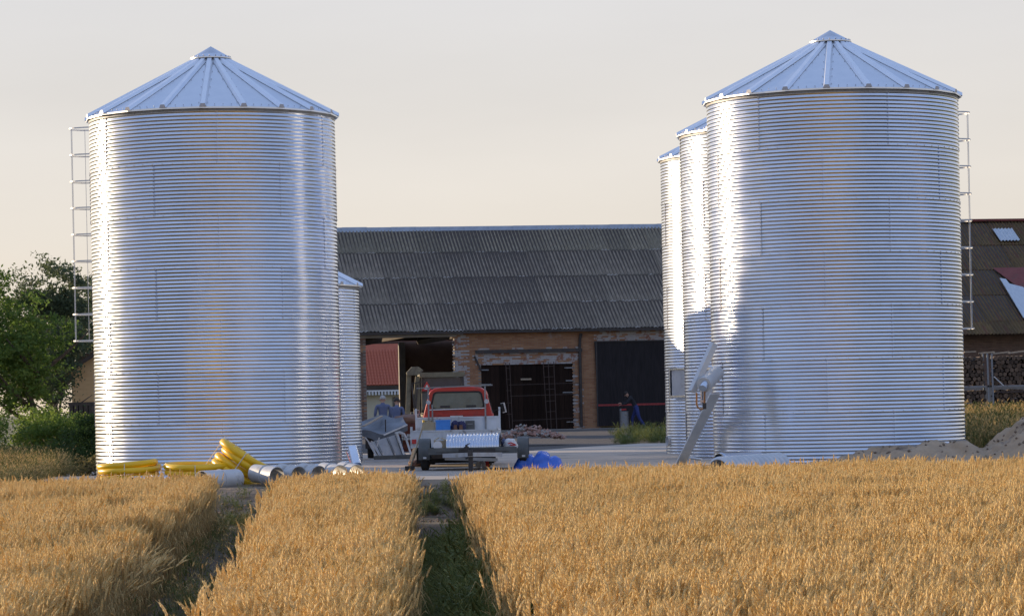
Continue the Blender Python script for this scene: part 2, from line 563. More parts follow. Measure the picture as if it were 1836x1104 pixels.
def sheet_mesh(seed):
    """one curved corrugated sheet, slightly buckled between its fixings"""
    rd = random.Random(seed)
    nu, nv = 30, 144
    A = R_(60.8)
    wv = [(rd.uniform(2, 14), rd.uniform(0, 6.3), rd.uniform(.0002, .0011)) for _ in range(5)]
    wz = [(rd.uniform(1, 5), rd.uniform(0, 6.3)) for _ in range(5)]
    def fn(u, v):
        a = u * A
        z = v * (RH + 0.018) - 0.009
        r = SR_ + 0.0055 * math.cos(2 * PI * z / CP) + 0.0035 * u - 0.003 * v
        for (f, p, am), (fz, pz) in zip(wv, wz):
            r += am * 6 / (f + 3) * 1.6 * math.sin(f * u * 2 * PI * .5 + p) * (1 + .35 * math.sin(fz * v + pz))
        return (r * math.sin(a), -r * math.cos(a), z)
    return MB().grid(fn, nu, nv).mesh('wall_sheet', M['galvanised'], sharp=180)


def bolts_mesh():
    mb = MB()
    for k in range(6):
        for c in range(14):
            z = CP * (c + 0.5)
            for da in (0.2, 0.75):
                a = R_(60 * k + da)
                rr = SR_ - 0.002
                d = Vector((math.sin(a), -math.cos(a), 0))
                mb.cyl(d * rr + Vector((0, 0, z + (0.012 if da > .5 else 0))), d * (rr + 0.016) + Vector((0, 0, z + (0.012 if da > .5 else 0))), 0.010, 0.008, n=5)
    for i in range(72):
        a = R_(i * 5)
        d = Vector((math.sin(a), -math.cos(a), 0))
        mb.cyl(d * (SR_ + 0.002) + Vector((0, 0, 0.012)), d * (SR_ + 0.018) + Vector((0, 0, 0.012)), 0.011, 0.008, n=5)
    return mb.mesh('seam_bolts', M['bolt_metal'], sharp=0)


SHEETS = [sheet_mesh(s) for s in range(5)]
BOLTS = bolts_mesh()
RT = math.tan(R_(27.6))
RE = SR_ + 0.085


def roof_meshes():
    h = R_(9)
    r0, r1 = 0.34, RE
    zz = lambda r: (RE - r) * RT
    def pt(r, a, dz=0): return (r * math.sin(a), -r * math.cos(a), zz(r) + dz)
    mb = MB()
    mb.add([pt(r0, -h), pt(r0, h), pt(r1, h), pt(r1, -h), pt(r1, -h, -0.035), pt(r1, h, -0.035), pt(r1 - .1, h, -0.02), pt(r1 - .1, -h, -.02)],
           [(0, 3, 2, 1), (3, 4, 5, 2), (4, 7, 6, 5)])
    panel = mb.mesh('roof_panel', M['galvanised_roof'], sharp=5)
    mb = MB()
    w0, w1, hh = 0.078, 0.046, 0.075
    pr = [(-w0, 0.0), (-w1, hh), (w1, hh), (w0, 0.0)]
    V = []
    for r in (r0 + .02, r1 + 0.015):
        for a, b in pr:
            V.append((a, -r, zz(r) + b + 0.002 - (0.0 if r < 1 else 0)))
    mb.add(V, [(0, 1, 5, 4), (1, 2, 6, 5), (2, 3, 7, 6)], 0)
    mb.add(V, [(4, 5, 6, 7)], 1)
    rib = mb.mesh('roof_rib', [M['rib_metal'], M['bolt_metal']], sharp=5)
    mb = MB()
    cz = zz(0.46) + 0.115
    n = 40
    V = [(0, 0, cz + 0.46 * RT * 1.12)] + [(0.46 * math.sin(2 * PI * i / n), -0.46 * math.cos(2 * PI * i / n), cz) for i in range(n)]
    mb.add(V, [(0, i + 1, (i + 1) % n + 1) for i in range(n)])
    V = [(0.46 * math.sin(2 * PI * i / n), -0.46 * math.cos(2 * PI * i / n), cz - z_) for z_ in (0, .025) for i in range(n)]
    mb.add(V, [(i, n + i, n + (i + 1) % n, (i + 1) % n) for i in range(n)])
    cap = mb.mesh('roof_cap', M['galvanised_roof'], sharp=60)
    collar = MB().cyl((0, 0, zz(.36) - .02), (0, 0, cz + .03), 0.41, n=24).mesh('cap_collar', M['dark_gap'])  # black drum stands in for the shaded gap below the cap
    # fixings along the ribs, the eave and the cap
    mb = MB()
    for k in range(20):
        a = R_(18 * k)
        for j in range(6):
            r = 0.62 + j * 0.40
            for sd in (-1, 1):
                x, y = sd * 0.098, -r
                p = Vector((x * math.cos(a) - y * math.sin(a), x * math.sin(a) + y * math.cos(a), zz(r)))
                mb.cyl(p, p + Vector((0, 0, 0.014)), 0.009, 0.007, n=5)
        for j in (-.28, 0, .28):
            b = a + R_(9) + j * R_(9) * 1.5
            p = Vector((RE - .10) * Vector((math.sin(b), -math.cos(b), 0))) if False else Vector(((RE - .1) * math.sin(b), -(RE - .1) * math.cos(b), zz(RE - .1) * .97))
            mb.cyl(p, p + Vector((0, 0, 0.018)), 0.011, 0.008, n=5)
        p = Vector((0.43 * math.sin(a), -0.43 * math.cos(a), cz + .018))
        mb.cyl(p, p + Vector((0, 0, 0.022)), 0.013, 0.010, n=5)
    fix = mb.mesh('roof_fixings', M['bolt_metal'], sharp=0)
    band = MB()
    n = 96
    V = [(r * math.sin(2 * PI * i / n), -r * math.cos(2 * PI * i / n), z_) for r, z_ in ((SR_ + 0.010, 0), (SR_ + 0.010, .05), (SR_ + .02, 0.075)) for i in range(n)]
    band.add(V, [(k * n + i, k * n + (i + 1) % n, (k + 1) * n + (i + 1) % n, (k + 1) * n + i) for k in (0, 1) for i in range(n)])
    band = band.mesh('eave_band', M['grey_steel'], sharp=30)  # darker grey ring paints the shadow of the roof overhang
    return panel, rib, cap, collar, fix, band


PANEL, RIB, CAP, GAP_SHADE, FIX, BAND = roof_meshes()


def silo(label, loc, rings, phase, roof_phase, group='corrugated grain silos', rs=1.0):
    t = thing('grain_silo', label, 'silo', loc, 0, group)
    for k in range(rings):
        off = phase + (30 if k % 2 else 0)
        for s in range(6):
            o = inst('wall_sheet', SHEETS[(s * 2 + k * 3 + int(phase)) % 5], t, (0, 0, 0.02 + k * RH), (0, 0, R_(off + 60 * s)))
            o.scale = (1 + random.uniform(-.0004, .0004),) * 2 + (1,)
        tag(inst('seam_bolts', BOLTS, t, (0, 0, 0.02 + k * RH), (0, 0, R_(off))), kind='stuff')
    H = 0.02 + rings * RH
    for k in range(20):
        inst('roof_panel', PANEL, t, (0, 0, H + .085 + 0.002), (R_(random.uniform(-.06, .06)), R_(random.uniform(-.06, .06)), R_(roof_phase + 9 + 18 * k)))
        inst('roof_rib', RIB, t, (0, 0, H + .085 + 0.002), (0, 0, R_(roof_phase + 18 * k)))
    inst('roof_cap', CAP, t, (0, 0, H + .085))
    inst('cap_collar', GAP_SHADE, t, (0, 0, H + .085))
    tag(inst('roof_fixings', FIX, t, (0, 0, H + .085), (0, 0, R_(roof_phase))), kind='stuff')
    for c in kids(t):
        if c.name.split('.')[0] in ('roof_panel', 'roof_rib', 'roof_cap', 'cap_collar', 'roof_fixings'): c.scale = (1, 1, rs)
    inst('eave_band', BAND, t, (0, 0, H))
    # inside is closed off by a floor ring at the base
    MB().cyl((0, 0, 0), (0, 0, .06), SR_ - .04, n=60).build('base_ring', M['dark_gap'], t)
    return t


def ladder_cage(t, phi, ztop, zbot):
    a = R_(phi)
    d = Vector((math.sin(a), -math.cos(a), 0)); s = Vector((math.cos(a), math.sin(a), 0))
    P = lambda r, q, z: d * (SR_ + r) + s * q + Vector((0, 0, z))
    mb = MB()
    for q in (-.2, .2):
        mb.bar(P(.17, q, .35), P(.17, q, ztop + .25), .03, .05)
    lad = mb.build('ladder', M['galvanised_roof'], t)
    rung = None
    z = .6
    while z < ztop + .2:
        if rung is None:
            rung = MB().cyl(P(.17, -.2, 0), P(.17, .2, 0), .014, n=6).mesh('rung', M['galvanised_roof'])
        inst('rung', rung, lad, (0, 0, z)); z += .3
    mb = MB()
    z = 1.0
    while z < ztop:
        for q in (-.2, .2): mb.bar(P(-.01, q, z), P(.17, q, z), .03, .02)
        z += 1.1
    mb.build('bracket', M['galvanised_roof'], lad)
    pts = [(.12, -.36)] + [(.46 + .36 * math.sin(R_(b)), -.36 * math.cos(R_(b))) for b in range(0, 181, 15)] + [(.12, .36)]
    V = []; n = len(pts)
    for r, q in pts:
        V.append(P(r, q, -.015)); V.append(P(r, q, .015))
    for r, q in pts:
        k = 0.985
        V.append(P(.46 + (r - .46) * k, q * k, -.015)); V.append(P(.46 + (r - .46) * k, q * k, .015))
    fs = [(2 * i, 2 * i + 2, 2 * i + 3, 2 * i + 1) for i in range(n - 1)]
    fs += [(2 * n + 2 * i, 2 * n + 2 * i + 1, 2 * n + 2 * i + 3, 2 * n + 2 * i + 2) for i in range(n - 1)]
    fs += [(2 * i + 1, 2 * i + 3, 2 * n + 2 * i + 3, 2 * n + 2 * i + 1) for i in range(n - 1)]
    fs += [(2 * i, 2 * n + 2 * i, 2 * n + 2 * i + 2, 2 * i + 2) for i in range(n - 1)]
    hoop = MB().add(V, fs).mesh('cage_hoop', M['galv_matt'], sharp=30)
    z = ztop
    while z > zbot - .05:
        inst('cage_hoop', hoop, lad, (0, 0, z)); z -= .6
    for b in (28, 90, 152):
        q0 = Vector((.46 + .352 * math.sin(R_(b)), -.352 * math.cos(R_(b))))
        w = Vector((math.cos(R_(b)), math.sin(R_(b)))) * .018
        mb = MB()
        mb.bar(P(q0.x, q0.y, zbot - .02), P(q0.x, q0.y, ztop + .02), .020, .010)
        mb.build('cage_strap', M['galv_matt'], lad)


DL, DR = 68.5, 67.0
LX = XU(388, DL, 3.5)
RX = XU(1498.5, DR, 3.5)
sl = silo('large silver silo on the left with yellow hose coils at its foot', (LX, DL, 0), 7, 7, -3 + 4.5)
ladder_cage(sl, -110, 7.86, 3.06)
sr = silo('large silver silo at the front of the right row beside the dirt mound', (RX, DR, -.03), 7, 19, -2 - 6, rs=.95)
ladder_cage(sr, 116, 7.72, 2.95)
D2, D3 = DR * 1.122, DR * 1.237
s2 = silo('silver silo second in the right row, partly hidden by the front one', (XU(1419.5, D2, 7), D2, -.04), 7, 33, 4, rs=.94)
s3 = silo('silver silo farthest back in the right row with an open hatch', (XU(1366.5, D3, 7), D3, -.02), 7, 12, 9, rs=.94)
ss = silo('low small silver silo peeping out behind the large left one', (XU(458, 80, 3), 80, 0), 4, 45, 3)
ss2 = silo('low small silver silo rearmost in the left row, behind the other low one', (XU(428, 90.5, 3), 90.5, 0), 4, 20, 6)  # hidden from the camera; added to shade the farthest right silo


def on_wall(t, c, phi, z, r=0.0):
    """point on a silo wall at angle phi from the camera side"""
    a = R_(phi)
    return Vector(c) + Vector((math.sin(a) * (SR_ + r), -math.cos(a) * (SR_ + r), z))


# grey hatch doors and pipe stubs on the right row
def hatch(silo_o, phi, z0, z1, w, opened=False):
    a = R_(phi)
    d = Vector((math.sin(a), -math.cos(a), 0)); s = Vector((math.cos(a), math.sin(a), 0))
    P = lambda r, q, z: d * (SR_ + r) + s * q + Vector((0, 0, z))
    rot = Matrix((s, d, Vector((0, 0, 1)))).transposed()
    hf = MB()
    for q in (-w / 2 - .03, w / 2 + .03): hf.box(P(.035, q, (z0 + z1) / 2), (.05, .09, z1 - z0 + .1), rot)
    for z in (z0, z1): hf.box(P(.038, 0, z), (w + .12, .09, .05), rot)
    f_ = hf.build('hatch_frame', M['galvanised'], silo_o)
    MB().box(P(.045, -w * .1 if opened else 0, (z0 + z1) / 2), (w * (.72 if opened else .98), .02, z1 - z0 - .05), rot).build('hatch_door', M['grey_panel'], f_)
    if opened:
        MB().box(P(.03, w * .36, (z0 + z1) / 2), (w * .25, .03, z1 - z0 - .05), rot).build('hatch_opening', M['dark_gap'], f_)


def zat(u, v, Y): return XZ(u, v, Y).z


hatch(s3, -58, zat(1210, 709, D3 - 1.4), zat(1210, 660, D3 - 1.4), 1.0, True)
hatch(s2, -50, zat(1258, 716, D2 - 1.6), zat(1258, 658, D2 - 1.6), .8)

# auger tube, elbow and leaning trough at the front right silo
def PT(u, v, Y): return XZ(u, v, Y)


t = thing('unloading_chute', 'grey unloading chute sloping down from the wall of the front right silo', 'chute', PT(1258, 660, 64.6))
o0 = t.location
mb = MB().bar(PT(1280, 616, 64.4) - o0, PT(1241, 702, 64.2) - o0, .17, .12)
mb.build('tube', M['galv_matt'], t)
MB().cyl(PT(1285, 668, 64.8) - o0, PT(1262, 690, 64.0) - o0, .16, n=18).build('spout', M['galvanised_old'], t)
MB().cyl(PT(1268, 680, 64.1) - o0, PT(1260, 696, 63.9) - o0, .085, n=14, caps=True).build('pipe_end', M['galvanised'], t)
pts = [PT(1249, 704, 64.1), PT(1249, 725, 64.1), PT(1252, 731, 64.1), PT(1257, 734, 64.1), PT(1262, 731, 64.1), PT(1263, 728, 64.1), PT(1263.5, 698, 64)]
MB().tube([p - o0 for p in pts], .022, n=6).build('copper_pipe', M['copper'], t)
MB().cyl(PT(1263, 722, 64.1) - o0, PT(1263, 733, 64.1) - o0, .04, n=8).build('valve', M['dark_steel'], t)

t = thing('leaning_channel', 'galvanised steel channel leaning on the front right silo above the slab', 'steel channel', GR(1220, 833))
o0 = t.location
a, b = Vector((0, 0, 0.0)), PT(1283, 706, 65.3) - o0
d = (b - a).normalized(); s_, t_ = frame(d)
mb = MB()
V = []
w = .11
prof = [(-w, .045), (-w, 0), (w, 0), (w, .045), (w - .006, .045), (w - .006, .006), (-w + .006, .006), (-w + .006, .045)]
for e_ in (a, b):
    for p, q in prof: V.append(e_ + s_ * p + t_ * q)
mb.add(V, [(i, (i + 1) % 8, 8 + (i + 1) % 8, 8 + i) for i in range(8)] + [tuple(range(8))[::-1], tuple(range(8, 16))])
mb.build('channel', M['galv_light'], t)
mb = MB()
for k in range(9):
    p = a + d * (.15 + k * .19) + t_ * .012
    mb.cyl(p, p + t_ * .01, .014, n=6)
tag(mb.build('bolt_holes', M['bolt_metal'], t, sharp=0), kind='stuff')


def pipe_thing(name, label, p, q, r, cat='pipe', m='galvanised', open_end=True, n=24, group=None, rings=()):
    p, q = Vector(p), Vector(q)
    t = thing(name, label, cat, p, 0, group)
    q = q - p
    d = q.normalized(); s, u = frame(d)
    mb = MB()
    V = []
    for rr, e_ in ((r, Vector((0, 0, 0))), (r, q), (r - .012, q), (r - .012, Vector((0, 0, 0)))):
        for i in range(n):
            a = 2 * PI * i / n
            V.append(e_ + s * math.cos(a) * rr + u * math.sin(a) * rr)
    fs = []
    for k in range(4):
        j = (k + 1) % 4
        fs += [(k * n + i, k * n + (i + 1) % n, j * n + (i + 1) % n, j * n + i) for i in range(n)]
    mb.add(V, fs)
    mb.build('shell', M[m], t, sharp=50)
    for k, f_ in enumerate(rings):
        c = q * f_
        mb = MB().tube([c + s * math.cos(2 * PI * i / n) * (r + .004) + u * math.sin(2 * PI * i / n) * (r + .004) for i in range(n)], .011, n=6, closed=True)
        mb.build('collar', M[m], t)
    return t


p = PT(1289, 826, 63.2)
pipe_thing('outlet_pipe', 'short round outlet stub low on the front right silo', p, p + Vector((.9, .9, 0)), .16, 'pipe stub', rings=(.05,))
p = GR(1219, 809)
pipe_thing('standpipe', 'short upright galvanised stub on the slab before the second silo', (p.x, p.y, 0), (p.x, p.y, .48), .09, 'pipe stub', 'galvanised_old')
p = PT(1196, 790, D3 - .5)
pipe_thing('outlet_pipe', 'small horizontal stub at the foot of the farthest silo', p, p + Vector((.9, .25, 0)), .13, 'pipe stub', 'galvanised_old', rings=(.05,))
p, q = GR(1232, 819, .03), GR(1258, 823, .03)
tag(MB().cyl(p, q, .028, n=8).build('white_rod', M['white_paint']), 'thin white rod lying on the slab by the second silo', 'rod')

# ================================================================== BARN
AL = R_(9.5)
CA, SA = math.cos(AL), math.sin(AL)
BO = XZ(1066, 768.5, 140.0)
BZ = BO.z


def Sx(px, depth=0.0, z=2.5):
    """distance along the barn wall where it meets picture column px"""
    ox, oy = BO.x - depth * SA, BO.y + depth * CA
    k = (px - 918) / F
    return (k * oy + (z - ZC) * SR - ox * CR) / (CR * CA - k * SA)


def Zb(px, py, depth=0.0):
    s = Sx(px, depth)
    Y = BO.y + s * SA + depth * CA
    return XZ(px, py, Y).z - BZ


barn = thing('brick_barn', 'long brick barn with a mossy grey corrugated roof at the back of the yard', 'barn', (BO.x, BO.y, BZ), AL)
BL, BR_ = Sx(470), Sx(1345)
WT = 4.55
sA0, sA1 = Sx(657), Sx(816)
sB0, sB1 = Sx(863), Sx(1028)
sC0, sC1 = Sx(1076), Sx(1215)
zA = Zb(736, 604)
zB = Zb(946, 652)
zC = Zb(1130, 618)
wallr = [(BL, sA0, 0, WT), (sA0, sA1, zA, WT), (sA1, sB0, 0, WT), (sB0, sB1, zB, WT), (sB1, sC0, 0, WT), (sC0, sC1, zC, WT), (sC1, BR_, 0, WT)]
mb = MB()
for x0, x1, z0, z1 in wallr: mb.bb(x0, x1, 0, .36, z0 - (0.3 if z0 == 0 else 0), z1)
mb.build('wall', M['mortar'], barn, sharp=0)
mb_b, mb_w, mb_d = MB(), MB(), MB()
zrow = 0.0
row = 0
while zrow < WT - .06:
    off = 0 if row % 2 else .131
    s = BL - off
    while s < BR_:
        c = s + .125; zc_ = zrow + .033
        ok = False
        for x0, x1, z0, z1 in wallr:
            if x0 - .12 < c < x1 + .1 and zc_ > z0 - .02: ok = True
        for x0, x1, z1 in ((sA0, sA1, zA), (sB0, sB1, zB), (sC0, sC1, zC)):
            if x0 < c < x1 and zc_ < z1: ok = False
        if ok:
            tgt = mb_b
            if sA1 - .1 < c < sA1 + .55 and random.random() < .75 - .25 * (zc_ < 2): tgt = mb_w
            if sB0 - .3 < c < sB1 + .3 and zB < zc_ < zB + .75 and random.random() < .7 - .35 * (zc_ > zB + .5): tgt = mb_w
            if sC0 - .2 < c and zc_ > zC and random.random() < .85: tgt = mb_w
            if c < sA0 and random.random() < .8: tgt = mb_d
            if sB1 < c < sB1 + .35 and zc_ < 2.6 and random.random() < .35: tgt = mb_w
            jx = random.uniform(0, .008)
            tgt.bb(max(s, BL), s + .25, -.014 - jx, .002, zrow, zrow + .066)
        s += .262
    zrow += .077
    row += 1
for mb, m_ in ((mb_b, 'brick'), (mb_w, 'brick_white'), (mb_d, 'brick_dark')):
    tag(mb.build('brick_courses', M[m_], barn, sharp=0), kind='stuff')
# concrete lintel over the open bay
MB().bb(sA0 - .3, sA1 + .1, -.06, .30, zA - .02, zA + .16).build('lintel', M['pale_concrete'], barn)
# sides, back wall with its opening, floor slab
DB = 18.6
s0, s1 = Sx(640, DB), Sx(721, DB)
zo = Zb(690, 616, DB)
mb = MB()
mb.bb(BL, s0, DB, DB + .3, -.3, WT); mb.bb(s0, s1, DB, DB + .3, zo, WT); mb.bb(s1, BR_, DB, DB + .3, -.3, WT)
mb.bb(BL, BL + .3, .36, DB, -.3, WT); mb.bb(BR_ - .3, BR_, .36, DB, -.3, WT)
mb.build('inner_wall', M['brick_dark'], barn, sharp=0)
MB().bb(s1 - .16, s1 + .16, DB - .22, DB + .1, -.2, zo + .05).build('opening_post', M['pale_concrete'], barn)
mb = MB()
for k in range(8):
    s = BL + 1.2 + k * 2.8
    mb.bar((s, .2, WT - .1), (s, 9.3, WT + 5.0), .14, .18); mb.bar((s, 18.4, WT - .1), (s, 9.3, WT + 5.0), .14, .18); mb.bar((s, .3, WT - .1), (s, 18.4, WT - .1), .16, .2)
mb.build('roof_truss', M['timber_dark'], barn, sharp=0)

mat('lichen', (0.07, 0.065, 0.06), (0.09, 0.085, 0.08), 2.2, rough=.9, dirt=(.55,.53,.50), dscale=1.3, dlo=.5, dhi=.56, world=True)


def corr_sheet(name, m1, m2, L, waves=6, pitch=.1703, amp=.03):
    nx, ny = waves * 6, 1
    mb = MB()
    def fn(u, v): return (u * waves * pitch, v * L, amp * math.cos(2 * PI * u * waves) * 1.0)
    mb.grid(fn, nx, 1, 0)
    mb.grid(lambda u, v: (u * waves * pitch, -.0 - .0 * v, amp * math.cos(2 * PI * u * waves) - .012 * (1 - v)), nx, 1, 1)
    mb.grid(lambda u, v: (u * waves * pitch, .035 * v, amp * math.cos(2 * PI * u * waves) + .002), nx, 1, 1)
    return mb.mesh(name, [m1, m2], sharp=60)


RLEN = 10.67
ROWL = RLEN / 4
SH_A = corr_sheet('roof_sheet', M['asbestos'], M['lichen'], ROWL + .12)
SH_T = corr_sheet('roof_sheet', M['asbestos_top'], M['lichen'], ROWL + .12)
SH_M = corr_sheet('roof_sheet', M['moss_roof'], M['moss_roof'], ROWL + .12)
SH_S = corr_sheet('roof_sheet', M['skylight_sheet'], M['skylight_sheet'], ROWL * .5)
RA = R_(29.0)
EO = .30  # eave overhang along slope


def roof_pt(s, d, lift=0.0):
    """point on the front roof slope: s along, d up the slope from the eave"""
    y = -.22 + d * math.cos(RA); z = WT + .10 - .0 + (d - 0) * math.sin(RA) - .05
    return (s, y - lift * math.sin(RA), z + lift * math.cos(RA))


def roof_cover(parent, sL, sR, pick, back=True):
    ncol = int(round((sR - sL) / 1.022))
    for c in range(ncol):
        sag = -.05 * math.sin(PI * c / ncol) + random.uniform(-.008, .008)
        for r in range(4):
            me = pick(c, r)
            if me is None: continue
            p = roof_pt(sL + c * 1.022 + random.uniform(-.006, .006), r * ROWL + random.uniform(-.015, .02), .03 + sag)
            inst('roof_sheet', me, parent, p, (RA - R_(.7) + R_(random.uniform(-.15, .15)), 0, 0))
    mb = MB()
    y0 = roof_pt(0, RLEN)[1]; z0 = roof_pt(0, RLEN)[2]
    mb.add([(sL, y0, z0), (sL + ncol * 1.022, y0, z0), (sL + ncol * 1.022, 2 * y0 + .22, WT + .0), (sL, 2 * y0 + .22, WT + .0)], [(0, 1, 2, 3)])
    a = roof_pt(sL, .02, -.03); b = roof_pt(sL, RLEN, -.03)
    w = ncol * 1.022
    mb.add([a, (a[0] + w, a[1], a[2]), (b[0] + w, b[1], b[2]), b], [(0, 1, 2, 3)])
    mb.build('roof_underlay', M['timber_dark'], parent, sharp=0)
    return sL, sL + w, y0, z0


L0, L1, ry, rz_ = roof_cover(barn, BL, BR_, lambda c, r: SH_T if r == 3 else SH_A)
# ridge caps
cap = MB()
cap.grid(lambda u, v: (u * 1.2, -.30 + v * .30, .02 - .30 + v * .30 + .05), 1, 1)
cap.grid(lambda u, v: (u * 1.2, v * .30, .07 - v * .30), 1, 1)
capm = cap.mesh('ridge_cap', M['ridge_metal'], sharp=20)
s = L0
while s < L1 - .3:
    inst('ridge_cap', capm, barn, (s, ry, rz_ + random.uniform(-.01, .01)), (0, 0, 0)); s += 1.19
MB().bb(L0, L1, -.20, -.08, WT - .10, WT + .02).build('eave_board', M['timber_dark'], barn)

# brown plank doors
door = MB().bb(sB0 - .02, sB1 + .02, .10, .16, .02, zB).build('barn_door', M['dark_gap'], barn)
npl = 20
w = (sB1 - sB0) / npl
plk = MB().bb(.008, w - .008, 0, .04, 0, zB - .04).mesh('plank', M['brown_door'])
for k in range(npl):
    inst('plank', plk, door, (sB0 + k * w, .055 + random.uniform(0, .012), .02))
for zz_, xa, xb in ((Zb(870, 664), sB0 - .05, sB0 + .35), (Zb(870, 690), sB0 - .05, sB0 + .45), (Zb(1020, 660), sB1 - .4, sB1 + .05), (Zb(1020, 683), sB1 - .35, sB1 + .3), (Zb(1020, 704), sB1 - .5, sB1 + .05), (Zb(1020, 757), sB1 - .35, sB1 + .1)):
    MB().bb(xa, xb, -.0, .045, zz_, zz_ + .05).build('strap_hinge', M['grey_steel'], door)
MB().bb(Sx(934), Sx(953), .02, .05, Zb(944, 681), Zb(944, 678)).build('door_bar', M['plank'], door)
# sliding rail and strut above the brown door
rail = MB().bb(Sx(853), Sx(1044), -.13, -.02, Zb(946, 632), Zb(946, 626)).build('door_rail', M['dark_steel'], barn)
MB().bar((Sx(851), -.08, Zb(851, 638)), (Sx(863), -.05, Zb(863, 665)), .07).build('rail_strut', M['dark_steel'], barn)
# drain pipe
sd = Sx(1040)
mb = MB().tube([(sd + .06, -.16, Zb(1040, 598)), (sd + .02, -.10, Zb(1040, 606)), (sd, -.09, Zb(1040, 620)), (sd, -.09, .1)], .07, n=10)
mb.build('drain_pipe', M['dark_steel'], barn)
MB().bb(BL, BR_, -.42, -.28, WT - .10, WT - .02).build('gutter', M['dark_steel'], barn)
# black sheet metal sliding door with a red stripe
c0, c1 = Sx(1066), Sx(1212)
zt = Zb(1130, 612)
mb = MB()
nw = int((c1 - c0) / .15)
mb.grid(lambda u, v: (c0 + u * (c1 - c0) + .12 * (1 - v) * (1 - u), -.14 + .012 * math.cos(2 * PI * u * nw), .12 + v * (zt - .12)), nw * 6, 1)
sld = mb.build('sliding_door', M['black_sheet'], barn, sharp=60)
zr = Zb(1130, 725.5)
mb = MB()
mb.grid(lambda u, v: (c0 + .1 + u * (c1 - c0 - .1), -.147 + .012 * math.cos(2 * PI * u * nw), zr - .03 + v * .09), nw * 6, 1)
mb.build('red_stripe', M['red_stripe'], sld, sharp=60)
mb = MB().bb(c0 + .05, c0 + .11, -.155, -.125, .1, zt).bb(c0, c1, -.18, -.12, zt, zt + .05)
mb.build('door_edge', M['dark_steel'], sld)
# doorstep kerb along the wall
MB().bb(sA1 + .2, sC1, -1.0, -.03, -.25, .03).build('threshold', M['pale_concrete'], barn)

# rusty rebar frames standing in front of the brown door
t = thing('rebar_frame', 'rusty welded bar frames standing against the brown barn door', 'metal frame', (BO.x, BO.y, BZ), AL)
def FB(px, py, dep=-.35): return Vector((Sx(px), dep, Zb(px, py)))
for u0, v0, u1, v1, r in ((905, 650, 910, 768, .018), (912, 650, 915, 768, .018), (972, 648, 977, 768, .018), (981, 648, 984, 768, .018), (991, 648, 994, 776, .02)):
    MB().cyl(FB(u0, v0), FB(u1, v1), r, n=6).build('upright', M['rust_bar'], t)
for u0, v0, u1, v1 in ((910, 690, 1045, 686), (912, 710, 1035, 706), (914, 754, 1050, 748), (905, 660, 912, 660), (905, 680, 913, 680), (905, 700, 914, 700), (905, 722, 914, 722), (905, 742, 915, 742),
                       (973, 657, 991, 656), (973, 676, 991, 675), (976, 698, 992, 697), (976, 719, 993, 718), (977, 738, 993, 737)):
    MB().cyl(FB(u0, v0), FB(u1, v1), .014, n=6).build('crossbar', M['rust_bar'], t)

# ------------------------------------------------------------------ second barn, right
s20, s21 = Sx(1350), Sx(1960)
barn2 = thing('old_barn', 'old barn with a mossy dark brown and red roof at the right edge', 'barn', (BO.x, BO.y, BZ), AL)
mb = MB().bb(s20, s21, 0, .3, -.3, WT).bb(s20, s21, DB, DB + .3, -.3, WT).bb(s20, s20 + .3, .3, DB, -.3, WT).bb(s21 - .3, s21, .3, DB, -.3, WT)
mb.build('wall', M['mortar'], barn2, sharp=0)
mb = MB()
zrow = 1.6; row = 0
while zrow < WT - .06:
    s = Sx(1690) - (0 if row % 2 else .131)
    while s < s21:
        mb.bb(s, s + .25, -.014 - random.uniform(0, .008), .002, zrow, zrow + .066); s += .262
    zrow += .077; row += 1
tag(mb.build('brick_courses', M['brick_dark'], barn2, sharp=0), kind='stuff')
sky_s = Sx(1806, 4.5, 8)
M0, M1, _, _ = roof_cover(barn2, s20, s21, lambda c, r: SH_M)


SH_L = corr_sheet('roof_sheet', M['moss_roof'], M['moss_roof'], 1.42)
for c in range(int(round((s21 - s20) / 1.022))):
    p = roof_pt(s20 + c * 1.022, -1.28 + random.uniform(-.015, .02), -.01)
    inst('roof_sheet', SH_L, barn2, p, (RA - R_(.3), 0, 0))
mb = MB().bb(M0, M1, ry - .16, ry + .16, rz_ - .0, rz_ + .12)
mb.build('ridge_cap', M['red_roof'], barn2)
#SKY with a loose white sheet over its edge
def RP(px, py):
    """point on the front roof plane under a picture point"""
    # intersect the view ray with the roof plane in barn coordinates
    best = None
    lo, hi = 0.0, RLEN
    for _ in range(40):
        d = (lo + hi) / 2
        dep = -.22 + d * math.cos(RA)
        z = Zb(px, py, dep)
        if z > roof_pt(0, d)[2]: lo = d
        else: hi = d
    dep = -.22 + d * math.cos(RA)
    return Vector(roof_pt(Sx(px, dep), d, .09))
q0 = RP(1797, 435)
inst('skylight_sheet', SH_S, barn2, q0 + Vector((0, -.01, .03)), (RA, 0, 0))
a, b, c_, d_ = RP(1783, 483), RP(1950, 480), RP(1950, 640), RP(1900, 625)
up = Vector((0, -.0, .05))
mb = MB().add([a, b, c_, d_], [(0, 3, 2, 1)])
mb.build('red_sheeting', M['red_roof'], barn2, sharp=0)
q = [RP(1795, 503), RP(1806, 505), RP(1812, 513), RP(1836, 519), RP(1890, 560), RP(1890, 640), RP(1836, 574)]
q = [v + Vector((0, -.05, .05)) for v in q]
mb = MB().add(q + [v - Vector((0, -.03, .03)) for v in q], [tuple(range(7))[::-1]] + [(i, (i + 1) % 7, 7 + (i + 1) % 7, 7 + i) for i in range(7)])
mb.build('loose_sheet', M['skylight_sheet'], barn2, sharp=0)

